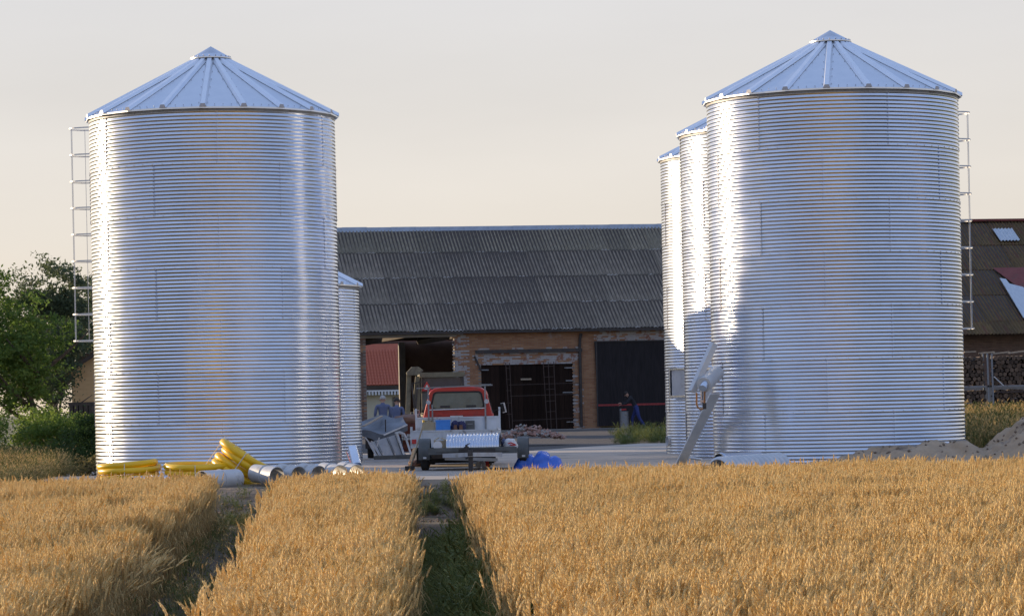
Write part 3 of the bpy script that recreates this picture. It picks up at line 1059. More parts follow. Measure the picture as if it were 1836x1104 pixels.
# ------------------------------------------------------------------ red tiled house seen through the open bay
HYY = 200.0
hp = XZ(690, 690, HYY)
house = thing('tiled_house', 'cream house with a red tiled roof seen through the open barn bay', 'house', (hp.x, hp.y, 0), AL)
ze = hp.z
mb = MB().bb(-7, 7, .3, 8.3, -.3, ze - .02)
mb.build('wall', M['cream_wall'], house)
mb = MB()
mb.prism([(0.0, ze - .02), (4.3, ze + 3.6), (8.6, ze - .02)], -7.2, 7.2, axis='x')
rf = mb.build('roof', M['clay_tile'], house, sharp=20)
tl = MB()
tl.grid(lambda u, v: (u * .2, v * .36, .07 * math.sin(PI * u) ** .8 * (1 if 0 < u < 1 else 0) + .018 - .02 * v), 6, 1)
tl.grid(lambda u, v: (u * .2, 0, (.07 * math.sin(PI * u) ** .8 if 0 < u < 1 else 0) * v + .018 * v - .0 * (1 - v)), 6, 1)
tlm = tl.mesh('roof_tile', M['clay_tile'], sharp=50)
ra = math.atan2(3.62, 4.3)
for r in range(12):
    for c in range(24):
        inst('roof_tile', tlm, rf, (-2.4 + c * .2, r * .30 * math.cos(ra), ze - .02 + r * .30 * math.sin(ra)), (ra, 0, R_(random.uniform(-.8, .8))))
MB().bb(-7.2, 7.2, -.15, .2, ze - .50, ze - .04).build('fascia', M['timber_dark'], house)
va = MB().bb(-3.0, 3.0, -.20, -.17, ze - .42, ze - .32).build('valance', M['white_paint'], house)
tb = MB().bb(0, .125, -.20, -.17, -.22, 0).mesh('valance_tab', M['white_paint'])
for k in range(28):
    inst('valance_tab', tb, va, (-3 + k * .21, 0, ze - .42))
dx = Sx(708)
w0 = XU(705, HYY, 1.5) - hp.x
MB().bb(w0, w0 + .9, .24, .31, .2, 2.0).build('window', M['glass'], house)

# ================================================================== DIRT MOUNDS
def mound(name, label, x0, x1, y0, y1, hf, m, nx, ny, kind='structure'):
    V, Fs = [], []
    for j in range(ny + 1):
        for i in range(nx + 1):
            x = x0 + (x1 - x0) * i / nx; y = y0 + (y1 - y0) * j / ny
            V.append((x, y, hf(x, y)))
    for j in range(ny):
        for i in range(nx):
            a = j * (nx + 1) + i
            Fs.append((a, a + 1, a + nx + 2, a + nx + 1))
    me = np_mesh(name, np.array(V), np.array(Fs), M[m], None, True)
    return tag(inst(name, me), label, kind=kind)


def fbm(x, y, s, o=4, seed=0):
    v, a = 0, .5
    for k in range(o):
        v += a * mnoise.noise(Vector((x * s, y * s, seed + k * 7.3)))
        s *= 2.1; a *= .55
    return v


def hm(x, y):
    ridge = 0.0
    # long low heap in front of the right silo, climbing to the right
    cx = sstep(5.6, 16.5, x)
    yc = 61.9 + .5 * sstep(9, 14, x)
    wd = 1.3 + 1.6 * sstep(8, 15, x)
    prof = math.exp(-((y - yc) / wd) ** 2)
    top = .30 + .16 * sstep(6, 8, x) + .08 * math.exp(-((x - 7.4) / .5) ** 2) + .10 * sstep(8.2, 9.2, x) + .55 * sstep(9.3, 10.8, x) + .35 * sstep(10.8, 13, x)
    edge = sstep(5.0, 6.2, x)
    h = top * prof * edge
    h += prof * edge * (.22 + .5 * top) * fbm(x, y, .9, 5, 3) + prof * edge * .10 * fbm(x, y, 4, 4, 9)
    sc = ((x - RX) ** 2 + (y - DR) ** 2) ** .5
    return -.14 + h


mound('dirt_mound', 'heap of dug sandy soil in front of the right silo', 4.6, 22, 58.6, 67.5, hm, 'mound_sand', 300, 150)
# clods on the soil strip between field and slab
mb = MB()
for k in range(1500):
    if k < 900:
        x = random.uniform(-2.9, -.2) if k < 500 else random.uniform(-6, 11); y = random.uniform(56.2, 60.0)
    else:
        x = random.uniform(5.5, 14); y = random.uniform(59.5, 63)
    r = random.uniform(.012, .05) * (1.5 if random.random() < .1 else 1)
    z = max(gz(x, y), hm(x, y) if x > 5 else -9)
    P = [Vector((random.uniform(.6, 1) * a, random.uniform(.6, 1) * b, random.uniform(.5, .9) * c)) * r + Vector((x, y, z + r * .2)) for a, b, c in ((1, 0, 0), (-1, 0, 0), (0, 1, 0), (0, -1, 0), (0, 0, 1), (0, 0, -1))]
    mb.add(P, [(0, 2, 4), (2, 1, 4), (1, 3, 4), (3, 0, 4), (2, 0, 5), (1, 2, 5), (3, 1, 5), (0, 3, 5)])
tag(mb.build('dirt_clods', M['soil'], sharp=0), 'clods of brown soil scattered along the field edge', 'soil clods', kind='stuff')


# ================================================================== WHEAT
def track1(y): return -2.57 - .062 * (y - 19.4)
def track2(y): return -.34 - .030 * (y - 19.4)


def stalk(mb, x, y, h, lean, ldir, ear=True, green=False, ear_len=.122):
    """one wheat plant: stem ribbon, leaves, nodding ear with short awns"""
    ld = Vector((math.cos(ldir), math.sin(ldir), 0))
    wa = random.uniform(0, PI)
    wd = Vector((math.cos(wa), math.sin(wa), 0)) * .0022
    def P(t): return Vector((x, y, 0)) + ld * lean * t * t + Vector((0, 0, h * t * (1 - .08 * lean * t)))
    pts = [P(t) for t in (0, .4, .75, 1)]
    V = []
    for p in pts: V += [p - wd, p + wd]
    mb.add(V, [(2 * i, 2 * i + 1, 2 * i + 3, 2 * i + 2) for i in range(3)], 1 if not green else 3)
    for _ in range(2 if not green else 4):
        t0 = random.uniform(.35, .8)
        a = random.uniform(0, 2 * PI)
        d = Vector((math.cos(a), math.sin(a), 0)); n_ = Vector((-d.y, d.x, 0)) * random.uniform(.003, .006)
        L = random.uniform(.08, .2)
        b = P(t0)
        q = [b, b + d * L * .5 + Vector((0, 0, L * random.uniform(.2, .6))), b + d * L + Vector((0, 0, L * random.uniform(-.6, .3)))]
        mb.add([q[0] - n_ * .6, q[0] + n_ * .6, q[1] + n_, q[1] - n_, q[2]], [(0, 1, 2, 3), (3, 2, 4)], 2 if not green else 3)
    if not ear: return
    d = (P(1) - P(.85)).normalized()
    nod = .9 * random.random() ** 2.2
    d2 = (d + ld * nod + Vector((0, 0, -nod * .3))).normalized()
    L = ear_len * random.uniform(.85, 1.2)
    s, u = frame((d + d2) / 2)
    n = 5
    rad = [.0052, .0108, .0092, .0116, .0092, .0104, .0072, .0014]
    m_ = len(rad)
    V = []
    c = P(1)
    cs = []
    for i in range(m_):
        f = i / (m_ - 1)
        dd = (d * (1 - f) + d2 * f).normalized()
        if i: c = c + dd * (L / (m_ - 1))
        cs.append((c.copy(), dd))
        tw = .6 * i
        for k in range(n):
            a = 2 * PI * k / n + tw
            V.append(c + (s * math.cos(a) * 1.15 + u * math.sin(a) * .85) * rad[i])
    mb.add(V, [(i * n + k, i * n + (k + 1) % n, (i + 1) * n + (k + 1) % n, (i + 1) * n + k) for i in range(m_ - 1) for k in range(n)], 0 if not green else 3)
    for k in range(9):
        i = random.randint(2, m_ - 1)
        c, dd = cs[i]
        a = random.uniform(0, 2 * PI)
        o = s * math.cos(a) + u * math.sin(a)
        tip = c + dd * random.uniform(.025, .06) + o * random.uniform(.01, .025)
        w = dd.cross(o).normalized() * .0010
        mb.add([c + o * .004 - w, c + o * .004 + w, tip], [(0, 1, 2)], 0 if not green else 3)


PROTO = []
WM = [M['wheat_ear'], M['wheat_stem'], M['wheat_leaf'], M['wheat_green']]


def clump(n, h, spread, kind):
    mb = MB()
    for _ in range(n):
        x, y = random.uniform(-spread, spread), random.uniform(-spread, spread)
        if kind == 'wheat':
            tall = random.random() < .09
            stalk(mb, x, y, h * (1.05 - .24 * random.random() ** 1.3) * (1.11 if tall else 1), random.uniform(.01, .13), random.gauss(-.3, 1.4))
        elif kind == 'lodged':
            stalk(mb, x, y, h * random.uniform(.6, .85), random.uniform(.2, .5), random.gauss(2.6, .6))
        elif kind == 'grass':
            stalk(mb, x, y, h * random.uniform(.5, 1.1), random.uniform(.05, .35), random.uniform(0, 6.3), ear=random.random() < .5, green=random.random() < .35, ear_len=.06)
        elif kind == 'weed':
            hh = h * random.uniform(.3, 1.0)
            stalk(mb, x, y, hh, random.uniform(.05, .3), random.uniform(0, 6.3), ear=random.random() < .3, green=True)
            for _k in range(5):
                a = random.uniform(0, 2 * PI); z = hh * random.uniform(.1, .9)
                d = Vector((math.cos(a), math.sin(a), random.uniform(-.1, .6))); nn = Vector((-math.sin(a), math.cos(a), 0))
                b = Vector((x, y, z)); l_ = random.uniform(.04, .1)
                mb.add([b, b + d * l_ * .5 + nn * l_ * .25, b + d * l_, b + d * l_ * .5 - nn * l_ * .25], [(0, 1, 2, 3)], 3)
    me = mb.mesh(kind + '_plants', WM, sharp=0)
    return bpy.data.objects.new(kind + '_plants', me)


for _ in range(10): PROTO.append(clump(29, .80, .17, 'wheat'))      # 0..9
for _ in range(3): PROTO.append(clump(30, .80, .17, 'lodged'))      # 10..12
for _ in range(4): PROTO.append(clump(26, .80, .18, 'grass'))       # 13..16
for _ in range(3): PROTO.append(clump(22, .55, .17, 'weed'))        # 17..19


def scatter(name, pts, protos, label, cat):
    """pts: (x, y, z, rotation, scale, index)"""
    A = np.array(pts, dtype=np.float32)
    me = bpy.data.meshes.new(name)
    me.vertices.add(len(A))
    me.vertices.foreach_set('co', A[:, :3].ravel())
    a = me.attributes.new('rz', 'FLOAT', 'POINT'); a.data.foreach_set('value', A[:, 3])
    a = me.attributes.new('sc', 'FLOAT', 'POINT'); a.data.foreach_set('value', A[:, 4])
    a = me.attributes.new('ix', 'INT', 'POINT'); a.data.foreach_set('value', A[:, 5].astype(np.int32))
    o = inst(name, me)
    ng = bpy.data.node_groups.new(name + '_nodes', 'GeometryNodeTree')
    ng.interface.new_socket('Geometry', in_out='INPUT', socket_type='NodeSocketGeometry')
    ng.interface.new_socket('Geometry', in_out='OUTPUT', socket_type='NodeSocketGeometry')
    gi, go = ng.nodes.new('NodeGroupInput'), ng.nodes.new('NodeGroupOutput')
    g2i = ng.nodes.new('GeometryNodeGeometryToInstance')
    for p in reversed(protos):
        oi = ng.nodes.new('GeometryNodeObjectInfo')
        oi.inputs['Object'].default_value = p
        ng.links.new(oi.outputs['Geometry'], g2i.inputs[0])
    iop = ng.nodes.new('GeometryNodeInstanceOnPoints')
    iop.inputs['Pick Instance'].default_value = True
    ng.links.new(gi.outputs[0], iop.inputs['Points'])
    ng.links.new(g2i.outputs[0], iop.inputs['Instance'])
    def attr(n_, typ):
        x = ng.nodes.new('GeometryNodeInputNamedAttribute'); x.data_type = typ; x.inputs['Name'].default_value = n_
        return x.outputs['Attribute']
    ng.links.new(attr('ix', 'INT'), iop.inputs['Instance Index'])
    cx = ng.nodes.new('ShaderNodeCombineXYZ')
    ng.links.new(attr('rz', 'FLOAT'), cx.inputs['Z'])
    e2r = ng.nodes.new('FunctionNodeEulerToRotation')
    ng.links.new(cx.outputs[0], e2r.inputs[0])
    ng.links.new(e2r.outputs[0], iop.inputs['Rotation'])
    ng.links.new(attr('sc', 'FLOAT'), iop.inputs['Scale'])
    ng.links.new(iop.outputs[0], go.inputs[0])
    md = o.modifiers.new('scatter', 'NODES'); md.node_group = ng
    return tag(o, label, cat, kind='stuff')


pts = []
weeds = []
y = 15.0
while y < 57.1:
    xr = .175 * y + 2.5
    x = -xr
    while x < xr:
        px_, py_ = x + random.uniform(-.1, .1), y + random.uniform(-.1, .1)
        d1, d2 = abs(px_ - track1(py_)), abs(px_ - track2(py_))
        w1 = .66 + .35 * fbm(py_, 0, .9, 3, 5) + random.uniform(-.07, .07); w2 = .57 + .35 * fbm(py_, px_, .9, 3, 6) + random.uniform(-.09, .09)
        far = 56.7 + .35 * fbm(px_, 1, .9, 2, 2) - (1.6 if -2.6 < px_ < -.35 else 0) - (1.2 * sstep(3.3, 3.9, -px_))
        if py_ < far:
            if d1 > w1 and d2 > w2:
                sc = .985 + .19 * (1 - .6 * sstep(48, 57, py_)) * fbm(px_, py_, .5, 3, 1) + random.uniform(-.05, .05)
                ix = random.randint(0, 9)
                # lodged patches
                lp = math.exp(-((px_ - 1.55) / 1.3) ** 2 - ((py_ - 37.0) / 1.6) ** 2)
                lp = max(lp, .8 * math.exp(-((px_ - 3.1) / .5) ** 2 - ((py_ - 26.0) / .8) ** 2), .8 * math.exp(-((px_ - .8) / .35) ** 2 - ((py_ - 23.0) / .6) ** 2))
                lp = max(lp, math.exp(-((px_ + 4.1) / .8) ** 2 - ((py_ - 32.0) / 3.2) ** 2), .9 * math.exp(-((px_ + 5.2) / .5) ** 2 - ((py_ - 42.0) / 2.0) ** 2))
                if lp > .35 and random.random() < lp + .15: ix = random.randint(10, 12); sc *= .95
                if (track1(py_) - 1.15 < px_ < track1(py_)) or (track2(py_) - .95 < px_ < track2(py_)):
                    for _k in range(2): pts.append((px_ + random.uniform(-.12, .05), py_ + random.uniform(-.12, .12), gz(px_, py_), random.uniform(0, 6.3), sc * .97, random.randint(0, 9)))
                # the crop leans into the tramline at its lip
                pts.append((px_, py_, gz(px_, py_), random.gauss(0, .9), sc, ix))
            elif d2 < w2 and random.random() < .7 and py_ < 47:
                weeds.append((px_, py_, gz(px_, py_), random.uniform(0, 6.3), random.uniform(.35, .95) * (1.3 if px_ > track2(py_) + .1 else .7), random.randint(17, 19)))
            elif d1 < w1 and random.random() < .2:
                weeds.append((px_, py_, gz(px_, py_), random.uniform(0, 6.3), random.uniform(.3, .8), random.choice((17, 18, 14, 15))))
        x += .262
    y += .25
scatter('wheat_field', pts, PROTO, 'ripe golden wheat filling the foreground, crossed by two tractor tracks', 'wheat')

# green weeds in the tracks and along the edge of the field and the slab
for k in range(90):
    weeds.append((random.uniform(-2.6, -.4), random.uniform(57.6, 59.4), 0, random.uniform(0, 6.3), random.uniform(.3, .62), random.randint(17, 19)))
for k in range(40):
    weeds.append((random.uniform(-5.6, -4.2), random.uniform(55.6, 59), 0, random.uniform(0, 6.3), random.uniform(.25, .6), random.randint(17, 19)))
for k in range(60):
    weeds.append((random.uniform(7, 13), random.uniform(58.8, 60.6), 0, random.uniform(0, 6.3), random.uniform(.15, .35), random.randint(17, 19)))
for k in range(120):
    weeds.append((random.uniform(3.6, 7.2), random.uniform(104, 118), 0, random.uniform(0, 6.3), random.uniform(.4, 1.2), random.randint(17, 19)))
weeds = [(a, b, (max(gz(a, b), hm(a, b)) if (a > 5 and b < 67 and b > 58) else gz(a, b)), d, e_, f_ - 17 if f_ >= 17 else f_ - 11) for a, b, c, d, e_, f_ in weeds]
scatter('weeds', weeds, PROTO[17:20] + PROTO[14:17], 'green weeds growing in the tractor tracks and by the slab', 'weeds')

# dry grass at the left behind the crop, and the tall bank at the right
gr = []
def patch(x0, x1, y0, y1, n, s0, s1, zf=lambda x, y: gz(x, y)):
    for k in range(n):
        x, y = random.uniform(x0, x1), random.uniform(y0, y1)
        gr.append((x, y, zf(x, y), random.uniform(0, 6.3), random.uniform(s0, s1), random.randint(0, 3)))
def wedge_z(x, y): return gz(x, y) + .0
for k in range(2600):
    y = random.uniform(57.4, 74); x = random.uniform(-.19 * y - 1.5, -9.7 - .06 * (y - 58))
    hgt = .62 + .22 * sstep(-10, -13, x) + .1 * sstep(62, 72, y)
    gr.append((x, y, gz(x, y), random.uniform(0, 6.3), hgt * random.uniform(.75, 1.1), random.randint(0, 3)))
for k in range(1700):
    x = random.uniform(10.4, 19); y = random.uniform(74, 92)
    gr.append((x, y, gz(x, y) + .25 * sstep(76, 88, y), random.uniform(0, 6.3), random.uniform(.95, 1.25), random.randint(0, 3)))
for k in range(260):
    x = random.uniform(-18, -10.8); y = random.uniform(74, 80)
    gr.append((x, y, gz(x, y), random.uniform(0, 6.3), random.uniform(.6, 1.0), random.randint(0, 3)))
scatter('dry_grass', gr, PROTO[13:17], 'tall dry grass at both sides of the yard', 'grass')


# ================================================================== TREES AND SHRUBS
def leaf_cloud(blobs, n, size, flat=.0, sub=.34, seed=1):
    """leaf quads gathered in sub-clumps through the volume of several ellipsoids (cx,cy,cz,rx,ry,rz)"""
    r = np.random.default_rng(seed)
    vol = np.array([b[3] * b[4] * b[5] for b in blobs]) ** .75
    cnt = (n * vol / vol.sum()).astype(int)
    C = []
    for b, c in zip(blobs, cnt):
        nc = max(6, c // 46)
        d = r.normal(size=(nc, 3)); d /= np.linalg.norm(d, axis=1)[:, None]
        rad = r.uniform(.35, 1.0, nc) ** .45 * (1 + .16 * r.normal(size=nc))
        cc = np.array(b[:3]) + d * rad[:, None] * np.array(b[3:6])
        per = 46
        ss = sub * r.uniform(.55, 1.25, nc)
        p = cc[:, None, :] + r.normal(size=(nc, per, 3)) * ss[:, None, None] * np.array([.62, .62, .42])
        C.append(p.reshape(-1, 3))
    C = np.concatenate(C)
    m = len(C)
    nrm = r.normal(size=(m, 3)); nrm[:, 2] += .5
    nrm /= np.linalg.norm(nrm, axis=1)[:, None]
    t = np.cross(nrm, r.normal(size=(m, 3))); t /= np.linalg.norm(t, axis=1)[:, None]
    b_ = np.cross(nrm, t)
    s = size * r.uniform(.6, 1.3, m)[:, None]
    V = np.stack([C - t * s, C - b_ * s * .45 + nrm * s * .12, C + t * s, C + b_ * s * .45 + nrm * s * .12], 1).reshape(-1, 3)
    return V, np.arange(m * 4).reshape(-1, 4)


def trunk_mb(h, r, seed, branches=7, lean=.1, top=1.0):
    rd = random.Random(seed)
    mb = MB()
    pts = [Vector((0, 0, -.2))]
    for k in range(1, 7):
        pts.append(Vector((lean * k * rd.uniform(-.5, 1), lean * k * rd.uniform(-.5, .6), h * k / 6)))
    mb.tube(pts, [r * (1 - .11 * k) for k in range(7)], n=8)
    for k in range(branches):
        b = pts[rd.randint(2, 5)]
        a = rd.uniform(0, 6.3); L = h * rd.uniform(.3, .6)
        q = [b, b + Vector((math.cos(a) * L * .5, math.sin(a) * L * .5, L * .35)), b + Vector((math.cos(a) * L, math.sin(a) * L, L * rd.uniform(.6, .9)))]
        mb.tube(q, [r * .45, r * .3, r * .1], n=6)
    return mb


def tree(name, label, cat, loc, blobs, n, size, m, th, tr, seed, sub=.34, group=None, crown_name='crown'):
    t = thing(name, label, cat, loc, 0, group)
    trunk_mb(th, tr, seed).build('trunk', M['bark'], t)
    V, Q = leaf_cloud(blobs, n, size, sub=sub, seed=seed)
    inst(crown_name, np_mesh(crown_name, V, Q, M[m]), t)
    return t


def at(px, Y): return Vector((XU(px, Y, 2), Y, gz(XU(px, Y, 2), Y)))


# px widths here are at roughly 60 px per metre
tree('broadleaf_tree', 'dense green tree filling the left edge beside the ladder cage', 'tree', at(55, 90),
     [(-1.0, 0, 3.0, 1.7, 1.5, 1.3), (.0, .2, 3.2, 1.0, 1.0, .75), (-.6, .3, 4.2, 1.1, 1.0, .8), (.85, -.2, 3.9, .5, .6, .4), (-2.2, .2, 3.8, 1.2, 1.1, 1.0), (-1.5, .2, 5.1, .7, .6, .4), (-.9, .2, 5.5, .25, .25, .35), (-1.9, .2, 5.6, .25, .25, .3), (-3.4, .5, 3.2, 1.4, 1.4, 1.5), (-.3, -.3, 2.1, 1.2, .9, .5)],
     19000, .07, 'leaf_mid', 3.2, .17, 11, sub=.3)
tree('round_tree', 'dark round-topped tree rising behind the green one at the left', 'tree', at(92, 118),
     [(0, 0, 6.0, 1.25, 1.2, 1.15), (-.7, .2, 5.0, 1.3, 1.2, 1.1), (.7, .1, 4.6, 1.5, 1.3, 1.3), (-.4, 0, 3.2, 1.5, 1.4, 1.3)],
     15000, .085, 'leaf_grey', 4.8, .2, 12, sub=.34)
tree('tall_tree', 'dark tree seen through the ladder cage of the left silo', 'tree', at(163, 128),
     [(0, 0, 6.0, 1.2, 1.2, .9), (.3, 0, 4.7, 1.5, 1.4, 1.2), (1.6, 0, 5.0, 1.4, 1.3, 1.3), (-.6, 0, 3.6, 1.2, 1.2, 1.4)],
     13000, .09, 'leaf_grey', 4.6, .2, 13, sub=.34)
tree('pale_tree', 'pale willowy tree low between the round tree and the silo', 'tree', at(100, 108),
     [(0, 0, 2.9, .8, .8, 1.2), (.4, 0, 3.9, .7, .7, .9)], 5000, .07, 'leaf_grey', 3.6, .1, 14, sub=.28)
tree('shrub', 'bright green bush catching light beside the left silo', 'shrub', at(108, 80),
     [(0, 0, .9, 1.2, .9, .6), (-.6, 0, 1.3, .5, .6, .35), (.45, 0, 1.2, .5, .6, .35)], 8000, .05, 'leaf_bright', .9, .05, 21, sub=.22, crown_name='foliage')
tree('shrub', 'dark green bush lowest at the left edge under the tree', 'shrub', at(30, 79),
     [(0, 0, .8, 1.4, .9, .65), (-1.2, 0, .95, 1.2, .9, .7), (.9, .2, .8, .9, .8, .6)], 9000, .05, 'leaf_mid', .8, .05, 22, sub=.24, crown_name='foliage')
tree('shrub', 'small dark bush close against the left silo wall', 'shrub', at(152, 76),
     [(0, 0, .6, .6, .6, .55), (.2, 0, 1.1, .4, .4, .4)], 4500, .045, 'leaf_dark', .7, .04, 23, sub=.2, crown_name='foliage')
tree('shrub', 'mixed dark and dry bush in front of the bright one at the left', 'shrub', at(100, 75),
     [(0, 0, .35, 1.0, .6, .45), (.8, 0, .3, .6, .5, .35), (-.8, 0, .35, .5, .5, .3)], 6000, .045, 'leaf_dark', .5, .04, 24, sub=.22, crown_name='foliage')
tree('shrub', 'low yellowing weed bush at the foot of the left silo', 'shrub', at(158, 70),
     [(0, 0, .1, .35, .4, .45), (-.5, 0, .0, .4, .4, .3)], 2600, .04, 'leaf_dry', .4, .02, 25, sub=.16, crown_name='foliage')
tree('broadleaf_tree', 'dark tree standing outside the yard far behind the hedge', 'tree', at(-60, 112),
     [(0, 0, 4.5, 2.6, 2.2, 2.2), (-2, 0, 3.6, 2.2, 2, 2), (1.6, 0, 3.4, 1.7, 1.7, 1.8)], 16000, .09, 'leaf_dark', 4.2, .22, 15, sub=.36)

# ochre brick house at the left
hy = 110.0
hpt = at(172, hy)
oh = thing('ochre_house', 'small ochre brick house with a grey gabled roof behind the bushes', 'house', hpt, 0)
w_ = 4.5
zt_ = zat(150, 662, hy) - hpt.z
g0 = XU(128, hy, 3) - hpt.x
MB().prism([(g0, -.3), (w_, -.3), (w_, zt_), (g0 + 3.4, zt_ + 2.1), (g0, zt_)], 0, 6, axis='y').build('wall', M['yellow_brick'], oh, sharp=20)
mb = MB()
ap = (g0 + 3.4, zt_ + 2.1)
mb.add([(g0 - .35, -.3, zt_ - .15), (g0 - .35, 6.3, zt_ - .15), (ap[0], 6.3, ap[1] + .07), (ap[0], -.3, ap[1] + .07)], [(0, 1, 2, 3)])
mb.add([(g0 - .35, -.3, zt_ - .30), (g0 - .35, -.3, zt_ - .15), (ap[0], -.3, ap[1] + .07), (ap[0], -.3, ap[1] - .12)], [(0, 1, 2, 3)])
mb.add([(w_ + .35, -.3, zt_ - .15), (w_ + .35, 6.3, zt_ - .15), (ap[0], 6.3, ap[1] + .07), (ap[0], -.3, ap[1] + .07)], [(3, 2, 1, 0)])
mb.build('roof', M['timber_dark'], oh, sharp=0)
mb = MB()
zz_ = .02; row = 0
while zz_ < zt_ - .05:
    s = g0 + .02 + (0 if row % 2 else .13)
    while s < g0 + 4.2:
        mb.bb(s, s + .25, -.02, .002, zz_, zz_ + .066); s += .262
    zz_ += .077; row += 1
tag(mb.build('brick_courses', M['yellow_brick'], oh, sharp=0), kind='stuff')
tb_ = at(145, 107)
t = thing('dark_crate', 'dark wooden crate standing in front of the ochre house', 'crate', tb_)
mb = MB()
MB().bb(-.4, .45, -.3, .3, 0, .12).build('board', M['timber_dark'], t)
MB().bb(-.4, .45, -.3, .3, 1.75, 1.87).build('board', M['timber_dark'], t)
for k in range(5):
    MB().bb(-.38 + k * .17, -.24 + k * .17, -.3, .3, .12, 1.75).build('slat', M['timber_dark'], t)

# ================================================================== HOSE COILS
def coil(name_label, centre, tilt_axis, tilt, R0, loops, r, seed, cap=False, grow=0.0):
    rd = random.Random(seed)
    t = thing('hose_coil', name_label, 'hose coil', centre, 0, 'yellow hose coils')
    rot = Matrix.Rotation(tilt, 3, tilt_axis)
    pts = []
    n = 44
    tot = loops * n
    ph = [rd.uniform(0, 6.3) for _ in range(loops + 2)]
    for i in range(tot + 1):
        a = 2 * PI * i / n
        k = i / n
        kk = int(k)
        f = k - kk; f = f * f * (3 - 2 * f)
        offr = lambda q: .05 * math.sin(ph[q]) + grow * q
        rr = R0 + offr(kk) * (1 - f) + offr(kk + 1) * f + .03 * math.sin(2 * a + ph[kk])
        z = k * r * 1.82 + .02 * math.sin(a + ph[kk])
        ex = 1.0
        pts.append(rot @ Vector((rr * math.cos(a), rr * .9 * math.sin(a), z)))
    MB().tube(pts, r, n=12).build('hose', M['hose_yellow'], t, sharp=70)
    d = (pts[-1] - pts[-2]).normalized()
    if cap:
        MB().cyl(pts[-1] - d * .05, pts[-1] + d * .17, r * 1.08, n=14).build('end_cap', M['black_plastic'], t)
    else:
        MB().cyl(pts[-1] - d * .01, pts[-1] + d * .012, r * .8, n=12).build('open_end', M['dark_gap'], t)
    # ties round the bundle
    for a in (.6, 2.9, 4.7):
        zt2 = loops * r * 1.9
        c = [(R0 - r * 1.35, -r), (R0 + r * 1.5 + grow * loops, -r), (R0 + r * 1.5 + grow * loops, zt2), (R0 - r * 1.35 , zt2)]
        P = [rot @ Vector((q * math.cos(a), q * .9 * math.sin(a), z)) for q, z in c]
        MB().tube(P, .008, n=5, closed=True).build('tie', M['white_paint'], t)
    return t


zg = lambda p: -.06
p = GR(230, 858, -.05)
coil('low yellow hose coil lying leftmost, with a black end cap', (XU(231, 62.6), 62.6, .04), 'X', R_(3), .56, 3, .066, 3, cap=True)
p = GR(362, 862, -.05)
coil('flat yellow hose coil lying under the tilted one', (XU(358, 62.2), 62.2, .0), 'X', R_(4), .72, 3, .067, 5)
coil('tilted yellow hose coil leaning on its neighbour beside the duct pipes', (XU(412, 62.6), 62.2, -.05), 'Y', R_(36), .42, 5, .078, 8, grow=.015)

# duct sections lying in a row
for k, (u0, v0, u1, v1) in enumerate(((458, 853, 497, 866), (504, 853, 536, 865), (543, 852, 572, 861), (580, 851, 610, 860), (614, 851, 640, 860))):
    Yk = 60.9 + .18 * k
    a = XZ(u0, v0, Yk + .55); b = XZ(u1, v1, Yk)
    a.z = .15; b.z = .10
    lab = ['round metal duct leftmost in the row, beside the tilted hose', 'second metal duct in the row from the tilted hose', 'middle metal duct of the row before the left silo', 'fourth metal duct in the row from the tilted hose', 'last metal duct of the row, nearest the low silo'][k]
    pipe_thing('metal_duct', lab, a, b, .185, 'duct', 'galvanised_old', group='metal ducts lying before the left silo', rings=(.5,))
a = XZ(425, 868, 61.2); b = XZ(362, 870, 60.4); a.z = b.z = .05
pipe_thing('metal_duct', 'large dark-mouthed metal duct lying in front of the flat yellow hose', a, b, .20, 'duct', 'galvanised_old', rings=(.5,))
a = XZ(300, 856, 61.2); b = XZ(236, 856, 60.8); a.z = b.z = .0
pipe_thing('metal_duct', 'shiny metal duct in front of the leftmost yellow hose coil', a, b, .16, 'duct', 'galvanised', rings=(.45,))
# bent offcut of duct by the silo corner
a, b = XZ(632, 803, 64.5), XZ(640, 834, 64.2)
pipe_thing('metal_duct', 'short shiny duct standing askew between the two left silos', a, b, .10, 'duct', 'galvanised')
t = thing('steel_angle', 'small galvanised steel foot plate at the corner of the left silo', 'steel bracket', GR(630, 838))
MB().bar((-.05, 0, .02), (.12, .1, .02), .25, .04).bar((0, 0, .04), (-.12, .1, .38), .03).build('plate', M['galvanised'], t)


# rolled corrugated sheet at the right
def rolled(name, label, p, q, r, a0, a1, waves, amp, n=30, loc=None, m='galv_matt', groove=False):
    p, q = Vector(p), Vector(q)
    t = thing(name, label, 'corrugated sheet', p)
    q = q - p
    d = q.normalized(); s, u = frame(d)
    L = q.length
    def fn(x, y, dr=0):
        a = a0 + (a1 - a0) * x
        rr = r + dr + (amp * math.cos(2 * PI * y * waves) if not groove else -.05 * (1 - abs(math.sin(PI * y * waves))) ** 1.6)
        return d * L * y + s * math.cos(a) * rr + u * math.sin(a) * rr
    mb = MB()
    mb.grid(lambda x, y: fn(x, y), n, waves * 10)
    mb.grid(lambda x, y: fn(x, y, -.008), n, waves * 10)
    mb.build('sheet', M[m], t, sharp=60)
    return t


a, b = XZ(1288, 858, 60.3), XZ(1400, 846, 61.6)
a.z = -.02; b.z = .02
rolled('rolled_sheet', 'curved corrugated steel sheet lying hollow side down at the field edge', a, b, .33, R_(-25), R_(205), 13, .022, groove=True)
a, b = XZ(1425, 835, 61.3), XZ(1545, 815, 63)
t = thing('steel_strip', 'long thin galvanised strips lying on the soil before the right silo', 'steel strips', a)
MB().bar((0, 0, 0), b - a, .10, .02).build('strip', M['galvanised'], t)
MB().bar((-.15, -.3, -.05), (b - a) * .75 + Vector((.1, -.3, -.02)), .05, .05).build('strip', M['galvanised'], t)

